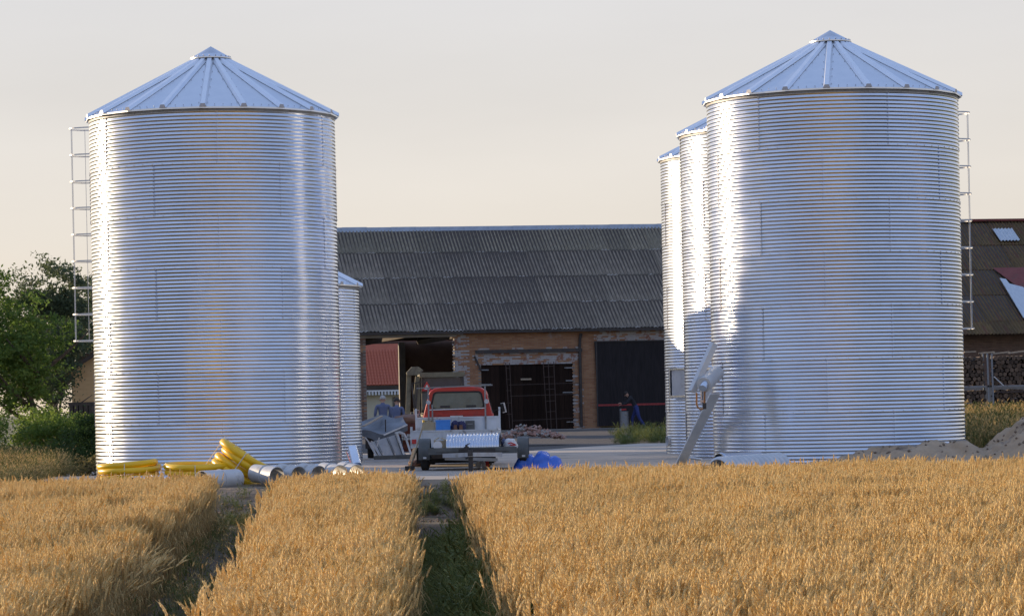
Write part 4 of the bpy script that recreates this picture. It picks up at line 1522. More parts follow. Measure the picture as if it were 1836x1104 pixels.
# ================================================================== PICKUP
def rrect(x0, x1, z0, z1, r, n=5, dx=0.0):
    """rounded rectangle outline; dx narrows the top"""
    pts = []
    for cx, cz, a0 in ((x1 - r, z0 + r, -90), (x1 - r - dx, z1 - r, 0), (x0 + r + dx, z1 - r, 90), (x0 + r, z0 + r, 180)):
        for k in range(n + 1):
            a = R_(a0 + 90 * k / n)
            pts.append((cx + r * math.cos(a), cz + r * math.sin(a)))
    return pts


def wheel(parent, x, y, r, w, side):
    pr = [(r * .58, w / 2 * .8), (r * .9, w / 2), (r, w / 2 * .75), (r, -w / 2 * .75), (r * .9, -w / 2), (r * .58, -w / 2 * .8)]
    mb = MB(); n = 24
    V = [(q, a_ * math.sin(2 * PI * i / n), a_ * math.cos(2 * PI * i / n)) for a_, q in pr for i in range(n)]
    m_ = len(pr)
    mb.add(V, [(k * n + i, k * n + (i + 1) % n, ((k + 1) % m_) * n + (i + 1) % n, ((k + 1) % m_) * n + i) for k in range(m_) for i in range(n)])
    wt = mb.build('wheel', M['rubber'], parent, (x, y, r))
    MB().cyl((side * w * .1, 0, 0), (side * w * .3, 0, 0), r * .6, r * .5, n=18).cyl((side * w * .3, 0, 0), (side * w * .42, 0, 0), r * .18, n=10).build('rim', M['grey_steel'], wt)
    return wt


DP = 73.0
pk = thing('pickup_truck', 'old red pickup with a grey flatbed parked with its tail to the field', 'pickup', (XU(821, DP, 1.2), DP, 0), R_(-1.0))
half = [(.78, .62), (.84, .85), (.845, 1.08), (.82, 1.20), (.70, 1.66), (.655, 1.77), (.55, 1.835), (.30, 1.868), (0, 1.875)]
prof = half + [(-x, z) for x, z in half[:-1]][::-1]
prof = [(x, z) for x, z in half] + [(-x, z) for x, z in half[-2::-1]]
mb = MB()
secs = [(.0, .985, 0), (.035, 1.0, 0), (1.15, 1.0, 0), (1.30, .97, 0)]
V = []
for y, k, _ in secs:
    for x, z in prof: V.append((x * k, y, .62 + (z - .62) * (k if k < 1 else 1)))
n = len(prof)
fs = [(j * n + i, j * n + i + 1, (j + 1) * n + i + 1, (j + 1) * n + i) for j in range(len(secs) - 1) for i in range(n - 1)]
fs += [tuple(range(n)), tuple(range(3 * n, 4 * n))[::-1], (0, n - 1, 2 * n - 1, n)]
mb.add(V, fs)
mb.build('cab', M['truck_red'], pk, sharp=25)
# bonnet and wings beyond the cab
mb = MB()
half2 = [(.80, .45), (.83, .8), (.80, 1.0), (.7, 1.07), (0, 1.10)]
p2 = half2 + [(-x, z) for x, z in half2[-2::-1]]
V = [(x * k, y, z - d) for y, k, d in ((1.28, 1, 0), (2.2, .98, .04), (2.35, .9, .1)) for x, z in p2]
n = len(p2)
mb.add(V, [(j * n + i, j * n + i + 1, (j + 1) * n + i + 1, (j + 1) * n + i) for j in range(2) for i in range(n - 1)] + [tuple(range(2 * n, 3 * n))[::-1], tuple(range(n))])
mb.build('bonnet', M['truck_red'], pk, sharp=25)
MB().bb(-.8, .8, 2.35, 2.45, .42, .58).build('bumper', M['grey_steel'], pk)
ws = MB().add([(-.78, 1.55, 1.12), (.78, 1.55, 1.12), (.62, 1.29, 1.74), (-.62, 1.29, 1.74)], [(3, 2, 1, 0)])
ws.add([(-.78, 1.27, 1.10), (.78, 1.27, 1.10)], [])
ws.build('windscreen', M['glass'], pk)
for sd in (-1, 1):
    MB().add([(sd * .815, .25, 1.22), (sd * .815, 1.2, 1.22), (sd * .715, 1.05, 1.64), (sd * .715, .3, 1.64)], [(0, 1, 2, 3)]).build('side_window', M['glass'], pk)
win = MB().prism(rrect(-.60, .60, 1.355, 1.715, .085, dx=.045), -.020, .01, axis='y').build('rear_window', M['glass'], pk, sharp=30)
op, ip = rrect(-.645, .645, 1.315, 1.755, .11, dx=.05), rrect(-.60, .60, 1.355, 1.715, .085, dx=.045)
mb = MB()
n = len(op)
V = [(x, -.026, z) for x, z in op] + [(x, -.034, z) for x, z in ip] + [(x, -.018, z) for x, z in ip]
mb.add(V, [(i, (i + 1) % n, n + (i + 1) % n, n + i) for i in range(n)] + [(n + i, n + (i + 1) % n, 2 * n + (i + 1) % n, 2 * n + i) for i in range(n)])
mb.build('window_seal', M['rubber'], win, sharp=60)
# things seen through the glass: two head restraints
MB().bb(-.42, -.18, -.0215, -.0205, 1.37, 1.42).bb(.2, .44, -.0215, -.0205, 1.37, 1.42).build('seat_back', M['black_plastic'], win)
MB().bb(-.70, .70, -.028, -.0, 1.268, 1.283).bb(-.70, .70, -.028, 0, 1.19, 1.20).build('pressing', M['truck_red'], pk)
MB().bb(-.18, .12, -.03, .0, 1.145, 1.175).build('sticker', M['white_paint'], pk)
# load bed
bed = MB().bb(-.98, .98, -2.45, -.10, .70, .79).build('bed_floor', M['truck_bed'], pk)
MB().bb(-.99, .99, -.10, -.06, .70, 1.135).bb(-.99, .99, -.115, -.05, 1.115, 1.15).build('bulkhead', M['truck_bed'], pk)
tg = MB().bb(-1.0, 1.0, -2.50, -2.46, .47, .845).bb(-1.0, 1.0, -2.515, -2.45, .83, .86).build('tailgate', M['truck_bed'], pk)
for x in (-.7, -.25, .25, .7):
    MB().bb(x - .02, x + .02, -2.52, -2.49, .48, .83).build('stiffener', M['truck_bed'], tg)
for sd in (-1, 1):
    b_ = MB().bb(sd * 1.0 - .02, sd * 1.0 + .02, -2.46, -.10, .47, .845).build('drop_side', M['truck_bed'], pk)
    MB().bar((sd * .99, -2.49, .45), (sd * .99, -2.49, .95), .05).bar((sd * .99, -.08, .7), (sd * .99, -.08, 1.36), .045).build('corner_post', M['truck_bed'], pk)
    MB().bb(sd * .93 - .05, sd * .93 + .05, -2.56, -2.52, .56, .66).build('tail_light', M['red_plastic'], pk)
MB().bb(-.4, -.3, -2.3, 2.0, .42, .6).bb(.3, .4, -2.3, 2.0, .42, .6).bb(-.7, .7, -1.4, -1.25, .28, .36).build('chassis', M['dark_steel'], pk)
MB().bb(-.58, .58, -2.2, 2.1, .20, .60).build('underbody', M['timber_dark'], pk)  # dark block put in for the shade beneath the pickup
MB().bb(-.92, .92, -1.80, -1.76, .09, .50).build('rear_valance', M['rubber'], pk)  # black sheet standing in for shade between the rear wheels
for x in (-.74, .74):
    MB().bb(x - .14, x + .14, -1.86, -1.84, .10, .52).build('mud_flap', M['rubber'], pk)  # dark flaps added to deepen the shade under the bed
for x, y, sd in ((-.72, -1.33, -1), (.72, -1.33, 1), (-.72, 1.75, -1), (.72, 1.75, 1)): wheel(pk, x, y, .33, .19, sd)
# headache rack
rk = MB().bar((-.69, -.13, .80), (-.69, -.13, 1.84), .038).bar((.66, -.13, .80), (.66, -.13, 1.86), .038).bar((-.60, -.13, .80), (-.60, -.13, 1.45), .035).build('ladder_rack', M['grey_steel'], pk)
MB().bar((-.97, -.13, 1.845), (.84, -.13, 1.885), .028).build('top_rail', M['grey_steel'], rk)
MB().bar((-.69, -.13, 1.325), (.66, -.13, 1.345), .025).build('lower_rail', M['galvanised_old'], rk)
for x in (-.69, .69):
    MB().cyl((x, -.17, 1.50), (x, -.13, 1.50), .055, n=12).build('work_lamp', M['grey_panel'], rk)
# mirrors on arms
for sd, z, w, h in ((-1, 1.27, .12, .12), (1, 1.34, .10, .24)):
    a = MB().bar((sd * .80, 1.15, z - .08), (sd * 1.02, 1.10, z), .02).build('mirror_arm', M['black_plastic'], pk)
    if sd < 0:
        MB().bb(-1.09 - w / 2 + .06, -1.09 + w / 2 + .06, 1.06, 1.09, z - h / 2, z + h / 2).build('mirror_shell', M['white_paint'], a)
        MB().bb(-1.09 - w / 2 + .075, -1.09 + w / 2 + .045, 1.05, 1.07, z - h / 2 + .018, z + h / 2 - .018).build('mirror_glass', M['dark_gap'], a)
    else:
        MB().box((1.07, 1.08, z), (w, .03, h), Matrix.Rotation(R_(-12), 3, 'Y')).build('mirror_shell', M['galvanised_old'], a)
        MB().box((1.05, 1.06, z), (w * .7, .02, h * .85), Matrix.Rotation(R_(-12), 3, 'Y')).build('mirror_glass', M['dark_gap'], a)


# things standing on the load bed
def onbed(px, y=-.42): return Vector((XU(px, DP + y, .8), DP + y, .79))


p = onbed(769)
t = thing('jerry_can', 'tan plastic jerry can leftmost on the pickup bed', 'jerry can', p)
MB().prism(rrect(-.15, .15, 0, .25, .04), -.09, .09, axis='y').build('body', M['tan_plastic'], t)
MB().bar((-.08, 0, .27), (.08, 0, .27), .03).bar((-.08, 0, .24), (-.08, 0, .28), .03).bar((.08, 0, .24), (.08, 0, .28), .03).build('handle', M['tan_plastic'], t)
MB().cyl((-.12, 0, .24), (-.12, 0, .30), .03, n=10).build('cap', M['yellow_plastic'], t)
p = onbed(795)
t = thing('blue_crate', 'bright blue plastic crate beside the tan jerry can on the pickup', 'crate', p)
MB().box((0, 0, .145), (.34, .26, .28), taper=1.0).build('body', M['blue_box'], t)
mb = MB()
for x in (-.11, 0, .11): mb.bb(x - .008, x + .008, -.140, -.125, .02, .26)
for z in (.07, .15, .22): mb.bb(-.168, .168, -.138, -.125, z - .006, z + .006)
mb.build('ribs', M['blue_box'], t)
MB().bb(-.185, .185, -.145, .145, .265, .295).build('rim', M['blue_box'], t)


def blob(name, label, cat, loc, lobes, m, seed, amp=.25, sub=3, group=None, part='cloth'):
    """soft crumpled heap made of a few merged lobes"""
    import bmesh
    t = thing(name, label, cat, loc, 0, group)
    for k, (cx, cy, cz, rx, ry, rz) in enumerate(lobes):
        bm = bmesh.new()
        bmesh.ops.create_icosphere(bm, subdivisions=sub + 1, radius=1)
        for v in bm.verts:
            c = v.co.copy()
            rid = abs(mnoise.noise(c * 1.9 + Vector((seed, k * 3, 0))))
            nn = mnoise.noise(c * 1.2 + Vector((seed * 3, k, 5))) * .7 - rid * 1.1 + abs(mnoise.noise(c * 4 + Vector((seed, 0, k)))) * .22
            v.co = c * (1 + amp * nn)
            v.co = Vector((v.co.x * rx + cx, v.co.y * ry + cy, max(v.co.z * rz + cz, 0.0)))
        me = bpy.data.meshes.new(part)
        bm.to_mesh(me); bm.free()
        me.materials.append(M[m])
        me.polygons.foreach_set('use_smooth', [m != 'tarp_blue'] * len(me.polygons))
        inst(part, me, t)
    return t


blob('work_jacket', 'dark navy jacket heaped with brown boots on the pickup bed', 'jacket', onbed(822), [(-.06, 0, .13, .13, .12, .15), (.07, 0, .14, .12, .11, .13)], 'navy_cloth', 3)
t = thing('work_boots', 'pair of brown leather boots before the navy jacket on the pickup', 'boots', onbed(822, -.62))
for x in (-.07, .06):
    MB().prism([(-.05, 0), (.05, 0), (.05, .05), (.04, .10), (.035, .17), (-.035, .17), (-.04, .1), (-.05, .05)], -.05, .10, axis='y').build('boot', M['brown_leather'], t, (x, 0, 0))
t = thing('toolbox', 'flat grey box standing rightmost against the pickup bulkhead', 'box', onbed(843, -.25))
MB().box((0, 0, .13), (.22, .12, .26)).build('body', M['fender'], t)
MB().bb(-.06, .06, -.075, -.06, .17, .19).build('latch', M['grey_steel'], t)

# ================================================================== TRAILER
DT = 68.0
tr = thing('car_trailer', 'low grey trailer with rounded wheel arches, drawbar towards the field', 'trailer', (XU(850, DT, .4), DT, 0), R_(-1.5))
fr = MB().bb(-.97, .97, -1.0, -.90, .355, .50).bb(-.97, .97, 1.35, 1.45, .355, .46).bb(-.97, -.87, -.90, 1.35, .355, .46).bb(.87, .97, -.90, 1.35, .355, .46).bb(-.87, .87, .1, .16, .34, .42).build('frame', M['fender'], tr)
MB().bb(-.87, .87, -.90, 1.35, .425, .45).build('deck', M['timber_dark'], tr)
MB().bb(-.78, .80, -1.012, -1.0, .40, .41).bb(-.3, .5, -1.03, -1.0, .36, .47).build('front_plate', M['dark_steel'], fr)
for sd in (-1, 1):
    wheel(tr, sd * 1.09, 0, .27, .17, sd)
    mb = MB(); n = 14
    V = []
    for y_, r_ in ((0, .36), (0, .345)):
        for i in range(n + 1):
            a = R_(-18 + 216 * i / n)
            for x in (-.125, .125):
                V.append((sd * 1.09 + x, -r_ * math.cos(a) * 1.05, .345 + r_ * math.sin(a)))
    m_ = (n + 1) * 2
    fs = [(2 * i, 2 * i + 1, 2 * i + 3, 2 * i + 2) for i in range(n)] + [(m_ + 2 * i + 1, m_ + 2 * i, m_ + 2 * i + 2, m_ + 2 * i + 3) for i in range(n)]
    fs += [(2 * i, 2 * i + 2, m_ + 2 * i + 2, m_ + 2 * i) for i in range(n)] + [(2 * i + 1, m_ + 2 * i + 1, m_ + 2 * i + 3, 2 * i + 3) for i in range(n)] + [(0, m_, m_ + 1, 1)]
    mb.add(V, fs)
    fd = mb.build('fender', M['fender'], tr, sharp=50)
    MB().bb(sd * 1.09 - .02, sd * 1.09 + .05, -.40, -.375, .26, .30).build('reflector', M['white_paint'], fd)
db = MB().bar((-.62, -1.0, .33), (-.03, -2.1, .36), .07, .09).bar((.62, -1.0, .33), (.03, -2.1, .36), .07, .09).build('drawbar', M['grey_panel'], tr)
MB().bar((-.6, -1.06, .27), (.55, -1.06, .22), .05, .07).build('cross_member', M['pale_concrete'], db)
MB().cyl((0, -2.05, .38), (0, -2.3, .40), .05, n=10).bb(-.05, .05, -2.2, -2.0, .34, .46).build('coupling', M['dark_steel'], db)
jk = MB().cyl((-.12, -1.12, .25), (-.12, -1.12, .56), .03, n=10).bb(-.17, -.07, -1.16, -1.06, .40, .52).build('jockey_post', M['dark_steel'], tr)
MB().bar((-.12, -1.12, .56), (-.04, -1.12, .59), .02).build('crank', M['dark_steel'], jk)
MB().bb(-.05, .05, -2.02, -1.95, .0, .34).build('prop_stand', M['dark_steel'], tr)

# curved corrugated sheet resting on the trailer
a, b = XZ(803, 800, 67.6), XZ(897, 797.5, 67.5)
a.z -= .04; b.z -= .04
rolled('curved_sheet', 'shiny curved corrugated sheet lying across the trailer', a, b, .30, R_(0), R_(180), 16, .016, m='galvanised', n=20)


def ontr(px, y=-.6, z=.45): return Vector((XU(px, DT + y, z), DT + y, z))


t = thing('cardboard_box', 'open cardboard box left of the curved sheet on the trailer', 'box', ontr(789, -.25))
MB().box((0, 0, .10), (.26, .22, .20)).build('body', M['cardboard'], t)
MB().bar((-.13, 0, .205), (-.02, .02, .27), .2, .008).bar((.13, 0, .205), (.04, .02, .26), .2, .008).build('flap', M['cardboard'], t)
t = thing('cable_reel', 'small grey reel before the cardboard box on the trailer', 'reel', ontr(785, -.75))
MB().cyl((0, -.05, .10), (0, -.03, .10), .10, n=20).cyl((0, .03, .10), (0, .05, .10), .10, n=20).build('flange', M['white_paint'], t)
MB().cyl((0, -.04, .10), (0, .04, .10), .055, n=14).build('core', M['navy_cloth'], t)
blob('blue_cloth', 'crumpled blue cloth at the right end of the curved sheet', 'cloth', ontr(904, -.35), [(0, 0, .10, .07, .09, .13)], 'shirt_blue', 7)
blob('plastic_bag', 'crumpled white plastic bag beside the right wheel arch', 'bag', ontr(915, -.55), [(0, 0, .09, .15, .12, .14), (.08, 0, .06, .09, .1, .1)], 'white_bag', 9)
t = thing('red_strap', 'bundle of red strap lying on the white plastic bag', 'strap', ontr(919, -.78, .50))
MB().tube([(-.10, 0, .06), (-.04, -.02, .08), (.03, 0, .05), (.08, -.01, .03), (.02, -.02, .02), (-.06, -.02, .04)], .016, n=6).build('webbing', M['red_plastic'], t)
blob('rag_heap', 'dark rags between the curved sheet and the wheel arch', 'rags', ontr(912, -.1, .45), [(0, 0, .16, .12, .12, .14)], 'brown_leather', 17)
t = thing('snack_bag', 'red, white and yellow bag lying on the ground under the drawbar', 'bag', GR(866, 838))
for (x, z, w, h, m_) in ((-.10, .08, .14, .16, 'white_bag'), (.02, .07, .12, .15, 'white_paint'), (.10, .11, .09, .20, 'red_plastic'), (.13, .05, .08, .08, 'yellow_plastic')):
    MB().box((x, 0, z), (w, .10, h), Matrix.Rotation(R_(random.uniform(-20, 20)), 3, 'Y'), taper=.7).build('panel', M[m_], t)
# planks and a broom leaning at the left of the trailer
t = thing('leaning_planks', 'weathered planks leaning on the left side of the pickup bed', 'planks', GR(742, 836))
for dx, dz, w_, m_ in ((0, 0, .10, 'plank'), (.10, .02, .07, 'grey_panel'), (.17, .05, .04, 'white_paint')):
    MB().bar((dx - .10, 0, 0), (dx + .12, .35, .72 + dz), w_, .025).build('board', M[m_], t)
t = thing('broom', 'thin broom handle leaning on the left wheel arch', 'broom', GR(735, 843))
MB().bar((0, 0, .02), (.32, .55, 1.05), .025).build('handle', M['tan_plastic'], t)
MB().box((0, 0, .05), (.22, .07, .10)).build('head', M['black_plastic'], t)
blob('dark_sack', 'dark sack slumped by the foot of the leaning planks', 'sack', GR(745, 836), [(0, 0, .06, .17, .14, .10)], 'brown_leather', 13)

# ================================================================== BLUE TARP
p = GR(965, 839)
t = thing('blue_tarp', 'crumpled bright blue tarpaulin heap right of the trailer', 'tarpaulin', (p.x, p.y + .35, 0))
def tarp_h(x, y):
    env = max(.30 * math.exp(-((x + .24) / .24) ** 4 - (y / .26) ** 4), .38 * math.exp(-((x - .10 - .1 * y) / .27) ** 2 - (y / .3) ** 4), .26 * math.exp(-((x - .36) / .17) ** 4 - (y / .28) ** 4))
    rid = 1 - abs(mnoise.noise(Vector((x * 2.2 + y * 1.3, y * 2.0, 4)))) * 2.2
    r2 = 1 - abs(mnoise.noise(Vector((x * 6 - y * 2, y * 5, 9)))) * 2
    return env * (.84 + .16 * rid + .08 * r2)
mb = MB()
def tf(u, v):
    x, y = -.52 + 1.06 * u, -.42 + .84 * v
    h = tarp_h(x, y)
    # steep sides bulge outwards a little
    return (x + .05 * mnoise.noise(Vector((x * 5, y * 5, h * 6))), y + .05 * mnoise.noise(Vector((y * 5, x * 5, 2 + h * 6))) - .10 * h, max(h, .004) + .0)
mb.grid(tf, 60, 46)
mb.build('tarpaulin', M['tarp_blue'], t, sharp=28)

# ================================================================== PANELS, CART AND COVERED TRAILER AT THE LEFT
DQ = 80.5
p0 = XZ(727, 823, DQ); p0.z = 0
t = thing('cabinet_frame', 'open pale metal cabinet frame tilted against the stack of panels', 'metal frame', p0)
def LQ(px, py, dy=0): return XZ(px, py, DQ + dy) - p0
a_, b_, c_, d_ = LQ(727, 823), LQ(712, 776), LQ(727, 783, .1), LQ(740, 823, .1)
MB().bar(a_, b_, .10, .05).build('side', M['truck_bed'], t)
MB().bar(c_, d_, .09, .05).build('side', M['truck_bed'], t)
MB().tube([LQ(708, 777), LQ(717, 775), LQ(724, 778), LQ(728, 785)], .045, n=6).build('top', M['grey_panel'], t)
mb = MB()
for k in range(8):
    c = a_ + (b_ - a_) * ((k + .7) / 9)
    mb.box(c + Vector((.03, -.03, 0)), (.03, .01, .05))
mb.build('slots', M['navy_cloth'], t)
for k, (u0, u1) in enumerate(((696, 709), (675, 694), (660, 673))):
    lab = ['pale metal panel leaning nearest the open cabinet frame', 'pale metal panel in the middle of the leaning row', 'pale metal panel leaning farthest left by the low silo'][k]
    t = thing('leaning_sheet', lab, 'panel', XZ(u0 + 8, 824, DQ), 0, 'pale panels leaning in a row')
    o0 = t.location
    vt = 779 + (709 - u1) * .30
    Q = [XZ(u0 + 17, 824, DQ - .05 * k), XZ(u1 + 17, 824, DQ - .05 * k), XZ(u1, vt, DQ + .25), XZ(u0, vt + (u1 - u0) * .3, DQ + .25)]
    MB().add([q - o0 for q in Q] + [q - o0 + Vector((0, .04, 0)) for q in Q], [(0, 1, 2, 3), (7, 6, 5, 4), (0, 4, 5, 1), (1, 5, 6, 2), (2, 6, 7, 3), (3, 7, 4, 0)]).build('sheet', M['grey_panel'], t)
    MB().bar(Q[1] - o0 + Vector((0, -.02, 0)), Q[2] - o0 + Vector((0, -.02, 0)), .03).build('edge_trim', M['grey_steel'], t)
t = thing('steel_trestle', 'thin crossed steel legs of a folded trestle before the panels', 'trestle', XZ(672, 824, 79.8))
o0 = t.location
for u0, v0, u1, v1 in ((655, 784, 685, 824), (680, 784, 676, 800), (660, 822, 690, 824), (666, 790, 682, 826)):
    MB().bar(XZ(u0, v0, 79.8) - o0, XZ(u1, v1, 79.8) - o0, .03).build('leg', M['galvanised_old'], t)
t = thing('steel_profile', 'long flat steel bars lying on the slab behind the planks', 'steel bars', GR(690, 828))
MB().bar((-.5, 0, .04), (1.1, .1, .04), .05, .05).build('bar', M['grey_panel'], t)
MB().bar((-.3, .4, .10), (1.0, .5, .12), .06, .12).build('bar', M['fender'], t)

DC = 84.0
p0 = Vector((XU(712, DC, .5), DC, 0))
t = thing('wooden_cart', 'dark red wooden cart behind the pickup with two white plates', 'cart', p0)
bd = MB().bb(-.50, .72, 0, 1.6, .18, .95).build('body', M['cart_red'], t)
for z in (.32, .50, .68, .86):
    MB().bb(-.51, .73, -.03, -.002, z - .07, z + .07).build('board', M['cart_red'], bd)
for x in (-.51, .73):
    MB().bar((x, -.02, .1), (x, -.02, 1.0), .06).build('stake', M['timber_dark'], bd)
for x in (.18, .33):
    pl = MB().bb(x - .055, x + .055, -.045, -.031, .50, .66).build('white_plate', M['white_paint'], t)
    MB().bb(x - .006, x + .006, -.05, -.045, .50, .66).bb(x - .055, x + .055, -.05, -.045, .573, .585).build('cross', M['dark_steel'], pl)
for x in (-.3, .5): wheel(t, x, .8, .26, .14, 1)
blob('dark_cover', 'dark cloth humped over the load of the red cart', 'cover', (p0.x + .30, DC + .6, .93), [(0, 0, .06, .5, .5, .22), (-.3, 0, .02, .4, .5, .16)], 'brown_leather', 23, amp=.15)
p0 = Vector((XU(690, DC - 1.5, .5), DC - 1.5, 0))
t = thing('covered_trailer', 'low trailer under a sagging grey tarpaulin beside the low silo', 'covered trailer', p0)
def LC(px, py, dy=0): return XZ(px, py, DC - 1.5 + dy) - p0
Q = [LC(640, 771, -.1), LC(688, 777, -.1), LC(732, 762, 0), LC(722, 748, 1.4), LC(688, 745, 1.6), LC(640, 754, 1.5)]
mb = MB()
def cov(u, v):
    a = Q[0].lerp(Q[1], min(1, u * 2)) if u < .5 else Q[1].lerp(Q[2], u * 2 - 1)
    b = Q[5].lerp(Q[4], min(1, u * 2)) if u < .5 else Q[4].lerp(Q[3], u * 2 - 1)
    p = a.lerp(b, v)
    return p + Vector((0, 0, .04 * math.sin(u * 9 + v * 4) - .10 * math.sin(PI * v) * math.sin(PI * u)))
mb.grid(cov, 24, 12)
mb.grid(lambda u, v: cov(u, 0) + Vector((.02 * math.sin(u * 30), -.02, -.16 * v - .1 * v * (1 - abs(u * 2 - 1)))), 24, 2)
cv = mb.build('tarpaulin', M['tarp_grey'], t, sharp=60)
MB().bar(cov(.12, .15) + Vector((0, 0, .06)), cov(.46, .85) + Vector((0, 0, .08)), .09, .02).build('pale_stripe', M['plank'], cv)
MB().bar(cov(.5, 0) + Vector((0, -.03, 0)), cov(.98, 0) + Vector((0, -.03, .0)), .04, .04).build('edge_batten', M['white_paint'], cv)
MB().bb(LC(655, 790).x, LC(700, 790).x, 0, 1.4, .30, .62).build('box', M['dark_steel'], t)
MB().bb(LC(680, 790).x, LC(697, 790).x, -.06, -.01, .42, .70).build('side_flap', M['grey_panel'], t)
MB().bar((LC(692, 790).x, -.05, .75), (LC(692, 790).x, -.05, 1.08), .03).build('peg', M['dark_steel'], t)
for x in (LC(662, 790).x, LC(715, 790).x): wheel(t, x, .7, .28, .15, 1)

# ================================================================== BACKHOE LOADER
DBK = 94.0
p0 = Vector((XU(795, DBK, 1.5), DBK, 0))
t = thing('backhoe_loader', 'cream coloured backhoe loader half hidden behind the red pickup', 'backhoe', p0, R_(4))
def LB(px, py, dy=0):
    v = XZ(px, py, DBK + dy) - p0
    return Vector((v.x, dy, v.z))
zr0 = LB(795, 671).z
MB().prism(rrect(-.72, .68, zr0 - .08, zr0 + .07, .06), -.1, 1.6, axis='y').build('cab_roof', M['machine_cream'], t)
cbm = MB()
for x in (-.62, .60):
    for y in (0, 1.45): cbm.bar((x * 1.03, y, 1.2), (x, y, zr0 - .07), .08)
cbm.bar((-.62, 0, 1.66), (.6, 0, 1.66), .06)
cb = cbm.build('cab_frame', M['dark_steel'], t)
MB().bb(-.58, .56, .02, .04, 1.70, zr0 - .1).build('rear_glass', M['dark_glass'], cb)
for x in (-.60, .58): MB().bb(x - .012, x + .012, .08, 1.4, 1.3, zr0 - .1).build('side_glass', M['dark_glass'], cb)
MB().bb(-.6, .6, .3, 3.2, .75, 1.45).bb(-.45, .45, 1.6, 3.3, 1.3, 1.62).build('body', M['machine_cream'], t)
for x, y, r in ((-.85, .8, .62), (.85, .8, .62), (-.75, 2.9, .42), (.75, 2.9, .42)): wheel(t, x, y, r, .34, 1 if x > 0 else -1)
# digging arm folded at the left
arm = MB()
arm.prism([(0, 0), (.14, .0), (.22, .8), (.19, 1.3), (.08, 1.32), (.02, .8)], -.10, .10, axis='y')
am = arm.build('boom', M['machine_cream'], t, (LB(740, 740).x, -.7, LB(740, 740).z - .2))
MB().bar(LB(730, 668, -.8), LB(728, 742, -.8), .09, .14).build('dipper', M['machine_cream'], t)
MB().prism([(0, 0), (.34, .0), (.50, .14), (.34, .26), (.15, .25), (-.02, .08)], -.2, .2, axis='y').build('bucket', M['machine_cream'], t, (LB(728, 672).x, -.8, LB(728, 672).z - .02))
MB().bar(LB(735, 690, -.9), LB(740, 735, -.9), .05).bar(LB(745, 690, -.9), LB(741, 735, -.9), .05).bar(LB(733, 688, -.9), LB(758, 683, -.9), .035).build('hydraulic_ram', M['dark_steel'], t)
MB().bb(LB(740, 0).x, LB(764, 0).x, -.5, -.4, LB(0 + 745, 735).z, LB(745, 705).z).build('stabiliser', M['fender'], t)
c = LB(764, 693, -.35)
tri = MB().prism([(-.16, -.13), (.16, -.13), (0, .16)], -.36, -.34, axis='y', mi=0).prism([(-.085, -.085), (.085, -.085), (0, .07)], -.375, -.361, axis='y', mi=1)
tri.build('warning_triangle', [M['red_plastic'], M['white_paint']], t, (c.x, 0, c.z))

# ================================================================== RUBBLE
p0 = GR(950, 786, .19)
mb = MB()
rd = random.Random(4)
for k in range(330):
    u = rd.uniform(-1, 1)
    h = .42 * max(0, 1 - abs(u + .35) * 1.6) ** .8 + .36 * max(0, 1 - abs(u - .25) * 1.5) ** .9 + .03
    x = u * 1.15 + .05; y = rd.uniform(-.6, .6)
    z = max(0, h * (1 - abs(y) * 1.2)) * rd.random() ** .35
    s = Vector((.22, .11, .07)) * rd.uniform(.4, 1.0)
    rot = Matrix.Rotation(rd.uniform(0, 3), 3, 'Z') @ Matrix.Rotation(rd.uniform(-.9, .9), 3, 'X') @ Matrix.Rotation(rd.uniform(-.9, .9), 3, 'Y')
    mb.box((p0.x + x, p0.y + .5 + y, .19 + z + .02), s, rot, 0 if rd.random() < .75 else 1, taper=rd.uniform(.7, 1))
mat('rubble_brick', (.30, .15, .11), (.42, .29, .24), 3, rough=.95, island=.8)
tag(mb.build('brick_rubble', [M['rubble_brick'], M['pale_concrete']], sharp=0), 'heap of broken pinkish brick rubble before the brown barn door', 'rubble', kind='stuff')

# ================================================================== LOG RACKS
DLG = 110.0
glog = gz(XU(1780, DLG, 1), DLG)
def LGX(px): return XU(px, DLG, 1.8)
zt1, zm, zb = XZ(1790, 634, DLG).z, XZ(1790, 692, DLG).z, XZ(1790, 729, DLG).z - .3
for k, (ua, ub, lab) in enumerate(((1712, 1773, 'steel log rack partly hidden behind the right silo'), (1781, 1850, 'steel log rack at the right edge with a diagonal brace'))):
    xa, xb = LGX(ua), LGX(ub)
    t = thing('log_rack', lab, 'rack', (xa, DLG, glog), 0, 'steel racks of firewood')
    for x in (0, xb - xa):
        for y in (0, 1.0):
            MB().bar((x, y, 0), (x - .04, y, zt1 - glog + .02), .06).build('post', M['grey_steel'], t)
    for z in (zm - glog, .35):
        for y in (0, 1.0):
            MB().bar((0, y, z), (xb - xa, y, z), .06).build('crossbar', M['grey_steel'], t)
    if k == 1:
        MB().bar((.02, -.03, zm - glog + .35), (.36, -.03, zm - glog + .02), .035).build('brace', M['galvanised_old'], t)
        MB().bar((.05, -.03, zm - glog - .22), (1.5, -.03, zm - glog - .20), .04).build('rail', M['rust_bar'], t)
lm = []
for k in range(7):
    rd = random.Random(k)
    mb = MB()
    n = 8
    cut = rd.choice((0, 0, 1, 2))
    ang = [2 * PI * i / n for i in range(n)]
    rad = [.085 * rd.uniform(.85, 1.12) * (1 if cut == 0 or i > 2 + cut else .55) for i in range(n)]
    V = [(rad[i] * math.cos(ang[i]), y, rad[i] * math.sin(ang[i])) for y in (0, .95) for i in range(n)]
    mb.add(V, [(i, (i + 1) % n, n + (i + 1) % n, n + i) for i in range(n)], 0)
    mb.add(V, [tuple(range(n))[::-1], tuple(range(n, 2 * n))], 1)
    lm.append(mb.mesh('log', [M['log_bark'], M['log_end']], sharp=30))
